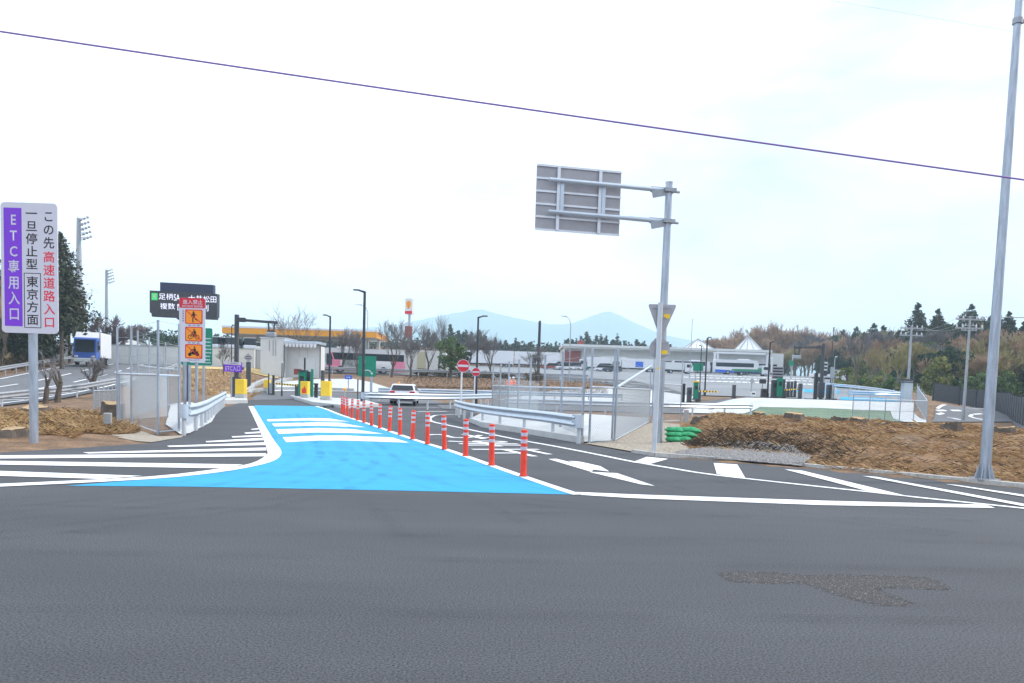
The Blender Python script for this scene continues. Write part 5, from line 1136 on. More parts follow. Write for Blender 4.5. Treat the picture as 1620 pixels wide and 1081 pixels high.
# filling-station pylon
Y = 140; p = on(645.5, Y); r = thing('station_pylon', 'tall white pylon sign with orange shell emblem and red foot', 'sign', p)
za, zb = dep(646, 472.5, Y).z-p.z, dep(646, 497.5, Y).z-p.z
b = MB(); b.tube([(0, 0, 0), (0, 0, zb+.1)], .22, 12); b.build('post', 'galv', r, True)
b = MB(); b.box((0, 0, (za+zb)/2), (1.35, .9, za-zb), rz=R(-16), bev=.05); pan = b.build('sign_box', 'box_grey', r)
E_ = []; hz = za-zb; cz = zb+hz*.63; rad = .50
pts = []
for k in range(15):
    a = R(-35+250*k/14); rr = rad*(1.0 if k % 2 == 0 else .93); pts.append((rr*math.cos(a)*.95, cz+rr*1.2*math.sin(a)))
pts += [(-.26, cz-.52), (-.2, cz-.66), (.2, cz-.66), (.26, cz-.52)]
b = MB(); b.prism(pts, 'y', -.48, -.455); em = b.build('emblem', 'canopy_orange', pan); em.rotation_euler = (0, 0, R(-16))
b = MB(); b.box((0, -.47, cz-.66), (.42, .04, .1))
for k in range(5): a = R(40+25*k); b.bar((0, -.485, cz-.5), (.42*math.cos(a), -.485, cz+.5*math.sin(a)), .025, .006, up=(0, 1, 0))
e2 = b.build('emblem_ribs', 'sign_red', pan); e2.rotation_euler = (0, 0, R(-16))
b = MB(); b.box((0, -.47, zb+.28), (1.30, .04, .5)); e3 = b.build('red_panel', 'sign_red', pan); e3.rotation_euler = (0, 0, R(-16))
b = MB(); b.box((-.1, -.1, zb-3.0), (1.2, .3, 2.0)); b.build('lower_board', 'dark_red', r)
# store with pyramid skylights and white walkway
Y = 216; p = on(1050, Y); r = thing('rest_area_store', 'long flat roofed rest area store with dark red entrance and glass pyramid roofs', 'building', p)
Xp = lambda a: dep(a, 560, Y).x-p.x
zr = dep(1050, 551.5, Y).z-p.z
b = MB(); b.box(((Xp(893)+Xp(1240))/2, 10, zr/2-.5), (Xp(1240)-Xp(893), 20, zr+.2)); w1 = b.build('wall', 'cream', r)
b = MB(); b.box(((Xp(890)+Xp(1216))/2, 8, zr-.05), (Xp(1216)-Xp(890), 22, .6)); rf = b.build('roof', 'cream', r)
b = MB(); b.box(((Xp(890)+Xp(1216))/2, -3.06, zr-.62), (Xp(1216)-Xp(890), .1, .3)); b.build('roof_edge', 'kerb_grey', rf)
b = MB(); b.box((Xp(906), -.3, zr*.42), (4.2, .4, zr*.75)); b.build('entrance', 'dark_red', r); b = MB(); b.box((Xp(921), 6, zr+.6), (1.6, 3, 2.0)); b.build('chimney', 'dark_red', rf)
b = MB(); b.box((Xp(1140), -.08, 1.8), (Xp(1230)-Xp(1050), .1, 2.6)); b.build('shopfront', 'glass', w1)
for px0, px1, py in ((1090, 1134, 536), (1174, 1212, 532)):
    a, c = Xp(px0), Xp(px1); h = (c-a)/2; z1 = dep((px0+px1)/2, py, Y+5).z-p.z; x = (a+c)/2; b = MB(); b.add([(x-h, 3, zr+.3), (x+h, 3, zr+.3), (x+h, 3+2*h, zr+.3), (x-h, 3+2*h, zr+.3), (x, 3+h, z1)], [(0, 1, 4), (1, 2, 4), (2, 3, 4), (3, 0, 4)]); py_ = b.build('glass_pyramid', 'cream', rf)
    b = MB()
    for k in range(4):
        q_ = [(x-h, 3, zr+.3), (x+h, 3, zr+.3), (x+h, 3+2*h, zr+.3), (x-h, 3+2*h, zr+.3)][k]; b.bar(q_, (x, 3+h, z1), .28, .28)
    for t_ in (.33, .66): b.bar((x-h+2*h*t_, 2.97, zr+.3), (x-.0+(2*h*t_-h)*.05, 3+h*.95, z1-.2), .16, .16)
    b.build('glazing_bar', 'galv_dull', py_)
Y = 202; p = on(1180, Y); r = thing('walkway_canopy', 'white covered walkway roof on posts with rounded right end', 'canopy', p); Xp = lambda a: dep(a, 560, Y).x-p.x; zr = dep(1180, 559.5, Y).z-p.z
b = MB(); b.box(((Xp(1134)+Xp(1212))/2, 1.5, zr), (Xp(1212)-Xp(1134), 4.5, .45)); b.bar((Xp(1212)-.2, 1.5, zr), (Xp(1221), 1.5, zr-1.3), 4.5, .35, up=(0, 0, 1)); b.build('roof', 'white', r)
for px in (1130, 1135, 1213, 1221): b = MB(); b.box((Xp(px), -.5, (zr-.2)/2), (.45, .3, zr-.3-(1 if px == 1221 else 0))); b.build('post', 'white', r)
# floodlight towers
def flood(label, px, Y, pyt, wtop, wbase, hL):
    p = on(px, Y); r = thing('floodlight_tower', label, 'floodlight tower', p, 0, 'stadium floodlight towers'); z = dep(px, pyt, Y).z-p.z; k = ppm(Y)
    b = MB(); b.tube([(0, 0, 0), (0, 0, z*.3), (0, 0, z)], [wbase/k/2, wbase/k/2*.95, wtop/k/2], 12); b.build('mast', 'galv_dull', r, True)
    b = MB(); cab_ = MB()
    for i in range(5):
        for j in range(3):
            x = .45+j*.5+(.12*i); zz = z-.3-i*hL/5+j*.2; cab_.bar((0, 0, zz-.2), (x, 0, zz-.1), .06, .06); b.box((x, -.15, zz), (.34, .34, .30), rz=R(20), rx=R(-25), bev=.08)
    b.build('floodlight', 'panel_grey', r); cab_.build('lamp_arm', 'charcoal', r)
flood('taller floodlight tower rising behind the motorway truck', 126, 128, 345, 6, 12, 3.6)
flood('smaller distant floodlight tower beside the purple brown tree', 169, 205, 427, 3.6, 6, 3.6)
# utility poles on the right with wires
def upole(label, px, Y, pyt, rad=.15, m='galv_dull', arms=(.25, .9)):
    p = on(px, Y); r = thing('utility_pole', label, 'utility pole', p, 0, 'utility poles before the wooded hill'); z = dep(px, pyt, Y).z-p.z
    b = MB(); b.tube([(0, 0, -.1), (0, 0, z)], [rad*1.25, rad*.8], 12); b.build('shaft', m, r, True)
    for a_ in arms:
        b = MB(); b.box((0, 0, z-a_), (2.1, .1, .12)); c = b.build('crossarm', 'galv_dull', r); b = MB()
        for x in (-.95, -.5, .5, .95): b.tube([(x, 0, z-a_+.06), (x, 0, z-a_+.26)], .05, 8)
        b.build('insulator', 'white', c)
    return p+Vector((0, 0, z-arms[0]+.2)) if arms else p
u1 = upole('utility pole with crossarm behind the corner cabinet', 1437, 76, 515, .115)
u2 = upole('utility pole standing at the near edge of the lower road', 1528, 62, 500, .095)
u3 = upole('slender second pole just left of the lower road pole', 1527.5, 112, 512, .09)
for k, dx in enumerate((-.9, 0, .9)):
    wire('power_line', (u1+Vector((dx, 0, 0)), u2+Vector((dx, 0, 0))), .012, 'panel_grey', ('left', 'middle', 'right')[k]+' line strung between the two utility poles before the wooded hill', 'wire', .7)
    wire('power_line', (u2+Vector((dx, 0, 0)), u2+Vector((30+dx, -6, 2))), .012, 'panel_grey', ('left', 'middle', 'right')[k]+' line running right from the pole at the lower road', 'wire', .6)
# dark panel fences by the lower road
def panel_fence(label, pts, h):
    base = pts[0].copy(); r = thing('panel_fence', label, 'fence', base, 0, 'dark panel fences by the lower road')
    for a, b_ in zip(pts[:-1], pts[1:]):
        n = max(1, round((b_-a).length/2.2))
        for k in range(n):
            q0, q1 = a.lerp(b_, k/n)-base, a.lerp(b_, (k+1)/n)-base; q0.z = tz(q0.x+base.x, q0.y+base.y)-base.z; q1.z = tz(q1.x+base.x, q1.y+base.y)-base.z
            b = MB(); b.bar(q0+Vector((0, 0, h/2)), q1+Vector((0, 0, h/2)), .06, h-.08); b.build('panel', 'charcoal', r); b = MB(); b.box(q0+Vector((0, 0, h/2)), (.12, .12, h+.1)); b.build('post', 'dark_metal', r)
panel_fence('dark panel fence along the back of the lower road', [on(1478, 92), on(1520, 92), on(1574, 90)], 2.0)
panel_fence('dark panel fence coming forward along the right edge', [on(1578, 88), on(1602, 66), on(1640, 48), on(1720, 36)], 1.9)
# ================================================================== VEGETATION, HAZE
def branch_tree(seed, H=8., trunk=.16, levels=5, spread=.55, up=.25, first=.3, ntw=3, m1='bark', m2='twig_grey', kids=3, shr=.68, minr=.008):
    rnd = random.Random(seed); big = MB(); V = []; Fc = []
    def seg(p, d, L, r, lev):
        q = p; pts = [p]; n = 3 if lev < 3 else 2
        for i in range(n):
            d = (d+Vector((rnd.uniform(-1, 1), rnd.uniform(-1, 1), rnd.uniform(-.4, 1)*.6))*.13).normalized(); q = q+d*(L/n); pts.append(q)
        r1 = max(r*.66, minr*.6)
        if lev <= 1: big.tube(pts, [r+(r1-r)*i/n for i in range(n+1)], 7)
        else:
            o = len(V); c = []
            for i, pt in enumerate(pts):
                dd = (pts[min(i+1, n)]-pts[max(i-1, 0)]).normalized(); u = dd.orthogonal().normalized(); w = dd.cross(u); rr = r+(r1-r)*i/n
                for k in range(3): a = k*2.094; V.append(pt+(u*math.cos(a)+w*math.sin(a))*rr)
            for i in range(n):
                for k in range(3): a = o+i*3+k; b = o+i*3+(k+1) % 3; Fc.append((a, b, b+3, a+3))
        if lev >= levels: return
        nk = kids+(1 if lev == 0 else 0)+(rnd.random() < .4)
        for k in range(nk):
            t = rnd.uniform(.45 if lev else .5, 1) if k else 1; i = min(int(t*n), n-1); pt = pts[i].lerp(pts[i+1], t*n-i) if t < 1 else pts[-1]
            ax = Vector((rnd.uniform(-1, 1), rnd.uniform(-1, 1), rnd.uniform(-.3, .3))); ax = (ax-d*ax.dot(d)).normalized()
            nd = (d+ax*spread*rnd.uniform(.6, 1.3)+Vector((0, 0, up))).normalized()
            seg(pt, nd, L*shr*rnd.uniform(.8, 1.2), max(r1*(.85 if k == 0 else .62), minr), lev+1)
    seg(Vector((0, 0, -.1)), Vector((rnd.uniform(-.06, .06), rnd.uniform(-.06, .06), 1)), H*first, trunk, 0)
    k = H/max([q.z for q in V]+[q[2] for q in big.v]); kx = k if k < 1.5 else 1.5
    V[:] = [Vector((q.x*kx, q.y*kx, q.z*k)) for q in V]; big.v = [(q[0]*kx, q[1]*kx, q[2]*k) for q in big.v]
    big_o = (big, m1); return big_o, (V, Fc, m2)
def place_tree(proto, name, label, loc, group, height=None):
    pass
TREES = {}
def tree_proto(key, *a, **k): TREES[key] = (a, k)
def bare(label, p, H=8., seed=1, name='bare_tree', group='bare trees', rz=0., sx=1., **k):
    r = thing(name, label, 'tree', p, rz, group); (b, m1), (V, Fc, m2) = branch_tree(seed, H, **k); b.build('trunk', m1, r, True); raw('crown', V, Fc, m2, r); r.scale = (sx, sx, 1); return r
def leafcloud(V, Fc, c, rad, n, size, rnd, flatn=.8, shell=.45):
    for _ in range(n):
        d = Vector((rnd.gauss(0, 1), rnd.gauss(0, 1), rnd.gauss(0, 1))).normalized()*(rnd.uniform(shell, 1)**.6); p = Vector((c[0]+d.x*rad[0], c[1]+d.y*rad[1], c[2]+d.z*rad[2]))
        u = Vector((rnd.gauss(0, 1), rnd.gauss(0, 1), rnd.gauss(0, .7))).normalized(); w = u.orthogonal().normalized(); w = (w*math.cos(rnd.uniform(0, 6))+u.cross(w)*math.sin(rnd.uniform(0, 6))).normalized(); s = size*rnd.uniform(.5, 1.2); o = len(V)
        V += [p-u*s, p+w*s*.5, p+u*s, p-w*s*.5]; Fc.append((o, o+1, o+2, o+3))
def leafy(label, p, H, W, seed, m='leaf_mid', name='evergreen_tree', group='leafy evergreen trees', clumps=16, per=150, size=.22, base=.3, rz=0.):
    rnd = random.Random(seed); r = thing(name, label, 'tree', p, rz, group); b = MB(); b.tube([(0, 0, -.1), (.1, 0, H*.4), (0, .1, H*.8)], [W*.05, W*.035, W*.012], 8); V = []; Fc = []
    for i in range(clumps):
        a = rnd.uniform(0, 6.28); t = rnd.uniform(0, 1); z = H*(base+(1-base)*t*.95); rr = W*.5*math.sqrt(max(.05, 1-(2*t-.8)**2*.7))*rnd.uniform(.3, .9); c = (rr*math.cos(a), rr*math.sin(a), z); s = W*rnd.uniform(.13, .24)
        b.tube([(0, 0, max(z-.25*H, H*.2)), (c[0]*.6, c[1]*.6, z-.05*H), c], [W*.018, W*.01, .01], 5); leafcloud(V, Fc, c, (s, s, s*.7), per, size, rnd)
    b.build('trunk', 'bark', r, True); raw('crown', V, Fc, m, r); return r
def conifer(label, p, H, W, seed, m='cedar', name='cedar_tree', group='tall conifers', bare_=.35, per=26, size=.5, rz=0., layers=22):
    rnd = random.Random(seed); r = thing(name, label, 'tree', p, rz, group); b = MB(); b.tube([(0, 0, -.2), (0, 0, H*.5), (0, 0, H*.97)], [H*.016, H*.011, .02], 7); V = []; Fc = []
    for i in range(layers):
        t = i/(layers-1); z = H*(bare_+(1-bare_)*t); R0 = W*.5*(1-t**1.5)**.8*rnd.uniform(.6, 1.2)+.2; nb = max(4, int(8*(1-t)+4))
        for k in range(nb):
            a = rnd.uniform(0, 6.28); L = R0*rnd.uniform(.45, 1.15); e = Vector((math.cos(a)*L, math.sin(a)*L, z-L*rnd.uniform(-.15, .35)+rnd.uniform(-.3, .3))); b.tube([(0, 0, z), tuple(e)], [.05, .012], 3, False)
            leafcloud(V, Fc, e*.72+Vector((0, 0, z*.28)), (L*.5+.15, L*.5+.15, L*.3+.25), per, size*(.55+.45*(1-t)), rnd, shell=.1)
    b.build('trunk', 'bark', r, True); raw('crown', V, Fc, m, r); return r
# bare trees around the gate
bt = [(461, 108, 475, 'wide bare tree rising behind the equipment shed roof', 5, .75), (541, 112, 514, 'bare tree behind the coach roof and short armed lamp', 4, .5), (566, 106, 520, 'crooked bare tree in front of the coach side', 5, .35), (619, 103, 499, 'dense bare tree at the tail of the coach', 4, .6), (650, 104, 522, 'bare tree with twisted limbs right of the coach tail', 5, .5), (676, 112, 504, 'bare tree with upright limbs right of the pylon', 4, .55), (694, 124, 491, 'bare forked tall tree behind the upright limbed tree', 3, .2), (737, 112, 517, 'bare tree left of the arm lamp beside the green tree', 5, .5), (776, 112, 523, 'small bare tree in front of the long trailers', 5, .5), (850, 98, 544, 'low bare tree round the thick dark post', 5, .5)]
for i, (px, Y, pyt, l, lv, sp_) in enumerate(bt):
    p = on(px, Y); H = dep(px, pyt, Y).z-p.z
    bare(l, p, H, 20+i, group='bare trees between the gate and the rest area', trunk=.15, levels=5, spread=sp_*.95, first=.25, kids=3, minr=.014, up=.26, shr=.80)
p = on(354, 84); bare('small bare tree before the retaining wall left of the gantry', p, dep(354, 545, 84).z-p.z+.3, 51, group='bare trees between the gate and the rest area', trunk=.08, spread=.6, minr=.012)
p = hit(72, 638); bare('leaning bare sapling right of the entrance sign post', p, 2.6, 61, group='pruned bare trees by the motorway', trunk=.13, levels=4, spread=.5, minr=.01, kids=2)
p = hit(91, 636); bare('bare sapling with one long side branch beside the leaning one', p, 3.0, 64, group='pruned bare trees by the motorway', trunk=.14, levels=4, spread=.7, minr=.01, kids=2)
p = hit(148, 618); bare('low bare tree of several stout limbs in front of the motorway truck', p, 2.6, 66, group='pruned bare trees by the motorway', trunk=.2, levels=4, spread=.8, first=.16, minr=.012, kids=3, shr=.85)
p = on(712, 106); leafy('green leafy tree between the upright bare trees and the arm lamp', p, dep(712, 532, 106).z-p.z, 4.2, 5, 'leaf_mid', clumps=22, per=90, size=.2, base=.25)
p = on(728, 110); leafy('dark green leaning tree right of the green leafy one', p, dep(728, 545, 110).z-p.z, 2.6, 6, 'leaf_dark', clumps=9, per=90, size=.2, base=.5)
for i, (px, Y, w, h) in enumerate(((700, 114, 3.6, 1.0), (735, 114, 3.4, 1.0), (765, 115, 3.5, .9), (800, 112, 3, .8), (668, 114, 3, 1.0), (845, 106, 3.2, 1.1))):
    p = on(px, Y); rnd = random.Random(i); V = []; Fc = []; r = thing('clipped_shrub', f'{ordn[i] if i else "first"} brown shrub of the low row before the long trailers, counted in planting order', 'shrub', p, 0, 'low brown shrubs by the service road')
    leafcloud(V, Fc, (0, 0, h*.5), (w*.5, .8, h*.55), 900, .13, rnd, shell=.2); raw('foliage', V, Fc, 'hedge', r); b = MB()
    for k in range(6): b.tube([(rnd.uniform(-w*.3, w*.3), 0, -.1), (rnd.uniform(-w*.4, w*.4), 0, h*.7)], .03, 4)
    b.build('stem', 'bark', r)
# left side
for i, (px, Y, pyt, l, W) in enumerate(((98, 84, 372, 'tallest dark conifer just right of the entrance sign', 5.5), (62, 90, 395, 'dark conifer behind the purple side of the entrance sign', 6), (24, 86, 405, 'dark conifer behind the left half of the entrance sign', 6), (-14, 84, 395, 'dark conifer cut by the left edge of the photo', 6), (110, 100, 428, 'shorter dark conifer beside the floodlight mast', 3.6))):
    p = on(px, Y); conifer(l, p, dep(px, pyt, Y).z-p.z, W, 30+i, 'cedar', group='dark conifers left of the motorway', bare_=.14 if px < 90 else .36, per=30, size=.30, layers=24)
def wood_y(px):
    for Y in range(40, 150):
        if on(px, Y).x < np.interp(Y, [q[0] for q in HWL], [q[1] for q in HWL])-2.5: return Y
    return 150
k = 0
for px in range(-40, 118, 5):
    Y = wood_y(px)+(px*7) % 13; p = on(px+random.uniform(-3, 3), Y); k += 1
    r = bare('slender bare trunk in the dark wood left of the motorway', p, random.uniform(8, 11), 100+k % 5, name='wood_trunk', group='bare trunks in the wood left of the motorway', trunk=.17, levels=4, spread=.35, first=.55, minr=.02, m2='twig_brown', rz=random.uniform(0, 6))
    r['label'] = 'slender bare trunk in the dark wood left of the motorway'
uv = []; uf = []
rnd = random.Random(3)
for i in range(260):
    px = rnd.uniform(-60, 118); Y = wood_y(px)+rnd.uniform(1, 20); q = on(px, Y); leafcloud(uv, uf, (q.x, q.y, q.z+.6), (1.6, 1.4, 1.5), 34, .3, rnd, shell=.1)
tag(raw('undergrowth', uv, uf, 'hedge', None), None, None, None, 'stuff')
def dome(label, px, Y, pyt, W, seed, m2, n=9, name='bushy_tree', group='rounded twiggy trees'):
    p = on(px, Y); H = dep(px, pyt, Y).z-p.z
    return bare(label, p, H, seed, name=name, group=group, trunk=.28, levels=6, spread=.62, first=.22, minr=.03, kids=3, shr=.76, m2=m2, up=.12, sx=W/H*1.0)
dome('rounded purple brown tree behind the motorway truck', 168, 122, 493, 9.0, 11, 'purple_bush')
dome('pale rounded bare tree seen above the left fence', 236, 175, 513, 11, 12, 'twig_grey')
for i, (px, Y, pyt, W, l) in enumerate(((247, 165, 527, 6, 'dark evergreen tree above the left fence wires'), (272, 150, 527, 9, 'broad dark evergreen below the message board'), (296, 160, 532, 7, 'dark evergreen behind the do not enter board'), (205, 190, 540, 7, 'dark evergreen tree above the grey fronted truck'))):
    p = on(px, Y); leafy(l, p, dep(px, pyt, Y).z-p.z, W, 70+i, 'leaf_dark', clumps=20, per=80, size=.36, base=.15)
# far wood behind the rest area: one mass
V = []; Fc = []; rnd = random.Random(9)
for i in range(520):
    px = rnd.uniform(330, 1135); Y = rnd.uniform(290, 370); q = on(px, Y); H = rnd.uniform(10.2, 12.4)+1.6*math.sin(px*.028)+(2 if rnd.random() < .05 else 0)
    if px > 1070 or px < 640: H *= .8
    for j in range(9):
        t = j/8; leafcloud(V, Fc, (q.x, q.y, q.z+H*(.15+.83*t)), (5.0*(1-t**1.6*.9), 4.0*(1-t**1.6*.9), 1.7), 30, 1.2*(1-.4*t), rnd, shell=.2)
tag(raw('far_wood', V, Fc, 'cedar', None), None, None, None, 'stuff')
V = []; Fc = []
for i in range(300):
    px = rnd.uniform(330, 1135); Y = rnd.uniform(300, 340); q = on(px, Y); leafcloud(V, Fc, (q.x, q.y, q.z+7.2), (5.5, 3, rnd.uniform(4.0, 5.6)), 70, .9, rnd, shell=.2)
tag(raw('far_wood_understorey', V, Fc, 'cedar', None), None, None, None, 'stuff')
V = []; Fc = []
for i in range(260):
    px = rnd.uniform(560, 1130); Y = rnd.uniform(262, 285); q = on(px, Y); leafcloud(V, Fc, (q.x, q.y, q.z+3.0), (3.4, 2.5, rnd.uniform(2.5, 4.5)), 60, .6, rnd, shell=.2)
tag(raw('far_thicket', V, Fc, 'twig_brown', None), None, None, None, 'stuff')
# wooded hill on the right: individual trees from a few kinds, copied
hg = 'trees on the wooded hill'
kinds = []
hold = Vector((90, 150, tz(90, 150)))
def twiggy(seed, H, m2, sx): return bare('x', hold, H, seed, name='bare_tree', group=hg, trunk=.17, levels=6, spread=.5, first=.26, minr=.034, kids=3, shr=.74, m2=m2, m1='bark_pale', up=.2, sx=sx)
prot = {'brown': [twiggy(201, 9, 'twig_brown', 1.), twiggy(202, 10, 'twig_brown', 1.)], 'olive': [twiggy(203, 8, 'twig_olive', 1.1), twiggy(206, 8.5, 'twig_olive', 1.0)], 'grey': [twiggy(204, 9.5, 'twig_grey', 1.)],
        'ever': [leafy('x', hold, 8, 6, 205, 'leaf_dark', group=hg, clumps=26, per=110, size=.3, base=.12), leafy('x', hold, 6.5, 5.5, 207, 'leaf_mid', group=hg, clumps=24, per=110, size=.28, base=.08)], 'yellow': [leafy('x', hold, 5.5, 4.5, 208, 'leaf_olive', name='bamboo_clump', group=hg, clumps=22, per=110, size=.28, base=.05)],
        'cedar': [conifer('x', hold, 14, 6.2, 209, 'cedar', group=hg, bare_=.3, per=24, size=.42), conifer('x', hold, 12, 6.4, 210, 'cedar', group=hg, bare_=.25, per=24, size=.42)]}
LB = {'brown': 'brown twiggy bare tree on the wooded hill', 'olive': 'olive tinted bare tree on the wooded hill', 'grey': 'grey bare tree on the wooded hill', 'ever': 'dark green bushy tree on the wooded hill', 'yellow': 'yellowish bamboo clump on the wooded hill', 'cedar': 'dark cedar standing up on the hill ridge'}
used = set()
def put(kind, x, y, s):
    pr_ = prot[kind]; k = rnd.randrange(len(pr_)); root = pr_[k]; loc = (x, y, tz(x, y)); key = (kind, k)
    if key not in used:
        used.add(key); o = root; o.location = loc; o.rotation_euler = (0, 0, rnd.uniform(0, 6.28)); o.scale = tuple(v*s for v in root.scale)
        prot[kind][k] = o; base_sc[key] = tuple(v/s for v in o.scale)
    else: o = dup(root, loc, rnd.uniform(0, 6.28)); o.scale = tuple(v*s*rnd.uniform(.92, 1.08) for v in base_sc[key])
    o['label'] = LB[kind]; o['group'] = {'brown': 'brown bare trees on the wooded hill', 'olive': 'olive bare trees on the wooded hill', 'grey': 'grey bare trees on the wooded hill', 'ever': 'dark green trees on the wooded hill', 'yellow': 'bamboo clumps on the wooded hill', 'cedar': 'cedars on the hill ridge'}[kind]
base_sc = {}
cnt = 0
def front(px):   # distance of the foot of the wood along a pixel column
    for Y in np.arange(90, 330, 2.):
        q = on(px, Y); s1 = q.x-(63+(Y-125)*.136); s2 = Y-(125-(q.x-63)*.42)
        if min(s1, s2) > 1.5: return Y
    return 300
# front rows
for px in np.arange(1180, 1700, 10):
    Y0 = front(px) if px > 1236 else 240
    for row, (dy, ks) in enumerate(((0, ('olive', 'brown', 'ever', 'yellow', 'olive', 'ever')), (9, ('brown', 'olive', 'grey', 'brown', 'ever')), (20, ('brown', 'brown', 'grey', 'olive')), (34, ('brown', 'brown', 'ever', 'brown')), (50, ('brown', 'grey', 'ever', 'brown')))):
        if px < 1320 and row > 2: continue
        if rnd.random() < (.42 if row else .25): continue
        q = on(px+rnd.uniform(-6, 6), Y0+dy+rnd.uniform(-3, 3)); k = rnd.choice(ks)
        if px < 1330 and k in ('yellow', 'ever') and row: k = 'brown'
        if 1590 < px and row == 0: k = rnd.choice(('brown', 'olive'))
        s = rnd.uniform(.75, 1.15)*(.8 if row == 0 else 1)
        if px < 1300: s *= 1.25
        if px > 1440: s *= 1.22
        if px > 1440 and rnd.random() < .25: k = 'ever'
        put(k, q.x, q.y, s); cnt += 1
# tall tan trees behind the store and dense wood just below the ridge line
for px in np.arange(1128, 1330, 6.5):
    Y = 262+rnd.uniform(-12, 12); q = on(px+rnd.uniform(-3, 3), Y); pyt = 517+6*math.sin(px*.06)+rnd.uniform(-4, 9)+(14*max(0, (1165-px)/37)); H = dep(px, pyt, Y).z-q.z; put('brown', q.x, q.y, H/9.6)
SKY_ = [(1320, 531), (1362, 524), (1400, 526), (1432, 519), (1450, 516), (1500, 513), (1540, 508), (1572, 510), (1600, 514), (1640, 520), (1700, 522)]
for px in np.arange(1322, 1690, 8.5):
    Y = front(px)+62+rnd.uniform(-6, 6); q = on(px, Y); pyt = np.interp(px, [a for a, b in SKY_], [b for a, b in SKY_])+rnd.uniform(1, 9); H = dep(px, pyt, Y).z-q.z
    k = rnd.choice(('brown', 'brown', 'brown', 'grey', 'olive', 'ever')); put(k, q.x, q.y, max(.4, H/({'ever': 7.5, 'olive': 8.2, 'grey': 9.5}.get(k, 9.5))))
# ridge cedars matched to the skyline
for px, pyt in ((1330, 528), (1345, 524), (1362, 516), (1378, 519), (1392, 520), (1405, 521), (1418, 510), (1432, 514), (1446, 491), (1451, 497), (1463, 507), (1476, 503), (1490, 506), (1503, 508), (1516, 504), (1530, 494), (1536, 496), (1548, 500), (1561, 492), (1572, 502), (1590, 502), (1598, 505), (1612, 520), (1630, 515), (1350, 530), (1480, 512), (1550, 506)):
    Y = front(px)+56+rnd.uniform(-6, 6); q = on(px, Y); H = dep(px, pyt, Y).z-q.z; put('cedar', q.x, q.y, max(.45, H/13.3)); cnt += 1
print('hill trees', cnt)
# small leafy bush at the right end of the lot
p = on(1339, 118); leafy('olive bush at the right end of the parking lot', p, 3.2, 4.5, 81, 'leaf_olive', clumps=14, per=110, size=.2, base=.05)
p = on(1357, 112); bare('bare tree rising beside the olive bush', p, 8.5, 83, group='bare trees between the gate and the rest area', trunk=.14, spread=.5, minr=.018)
# planting between the exit lanes and the hill
for i, (px, Y, H_, W_) in enumerate(((1352, 116, 1.8, 3.5), (1372, 112, 1.5, 3.2), (1392, 110, 2.0, 3.6), (1412, 104, 1.6, 3.0), (1428, 98, 1.9, 2.8), (1400, 122, 2.6, 4))):
    leafy(('first', 'second', 'third', 'fourth', 'fifth', 'rearmost')[i]+' low olive shrub along the right end of the lot, from the left', on(px, Y), H_, W_, 300+i, ('leaf_olive', 'leaf_mid')[i % 2], name='olive_shrub', group='olive shrubs at the right end of the lot', clumps=12, per=90, size=.18, base=.05)
for i, (px, Y, H_, l) in enumerate(((1376, 114, 6.5, 'slim bare tree between the olive shrubs, the left one'), (1398, 108, 6.0, 'slim bare tree between the olive shrubs, the middle one'), (1418, 102, 5.5, 'slim bare tree between the olive shrubs, the right one'))):
    bare(l, on(px, Y), H_, 320+i, group='slim bare trees at the right end of the lot', trunk=.10, spread=.42, minr=.014, up=.25, m1='bark_pale', m2='twig_olive')
# roadside hedge at the foot of the hill
V = []; Fc = []
for i in range(240):
    px = rnd.uniform(1330, 1700); Y0 = front(px)-1.5+rnd.uniform(-1.5, 2.5); q = on(px, Y0); leafcloud(V, Fc, (q.x, q.y, q.z+.7), (1.5, 1.2, rnd.uniform(.8, 1.6)), 46, .22, rnd, shell=.1)
tag(raw('roadside_scrub', V, Fc, 'leaf_olive', None), None, None, None, 'stuff')
# ---- dry straw and brush on the cleared ground
def scatter(name, n, sampler, L, m, lean=1.1, w=.008, curl=.3):
    xs, ys = sampler(n); n = len(xs); z = terrain(xs, ys); a = rng.uniform(0, 6.283, n); le = rng.uniform(.25, 1, n)*L; el = rng.uniform(.05, lean, n); ww = w*rng.uniform(.6, 1.5, n)
    dx, dy, dz = np.cos(a)*np.cos(el)*le, np.sin(a)*np.cos(el)*le, np.sin(el)*le
    nx_, ny_ = -np.sin(a)*ww, np.cos(a)*ww
    p0 = np.stack([xs+nx_, ys+ny_, z-.01], 1); p1 = np.stack([xs-nx_, ys-ny_, z+.005], 1); p2 = np.stack([xs+dx*.6-nx_*.7, ys+dy*.6-ny_*.7, z+dz*.72], 1); p3 = np.stack([xs+dx, ys+dy, z+dz*.95], 1)
    v = np.stack([p0, p1, p2, p3], 1).reshape(-1, 3); f = np.arange(4*n).reshape(n, 4); f = np.concatenate([f[:, [0, 1, 2]], f[:, [0, 2, 3]]]); return tag(raw(name, v, f, m), None, None, None, 'stuff')
def kerbframe(s0, s1, t0, t1, keep=None):
    def f(n):
        s = rng.uniform(s0, s1, n); t = rng.uniform(t0, t1, n); x = K0.x+kn.x*s+kd.x*t; y = K0.y+kn.y*s+kd.y*t
        e_ = x-(4.1+(y-19.5)*.2); k = (s > .25+2.3*(1-ss(2.3, 4.0, t))) & (e_ > .1); k &= rng.uniform(-.9, .9, n) < .45+np.sin(x*1.7+y*.8)*np.sin(y*1.4-x*.5)+.5*np.sin(x*4.3)*np.sin(y*3.7+1)
        return x[k], y[k]
    return f
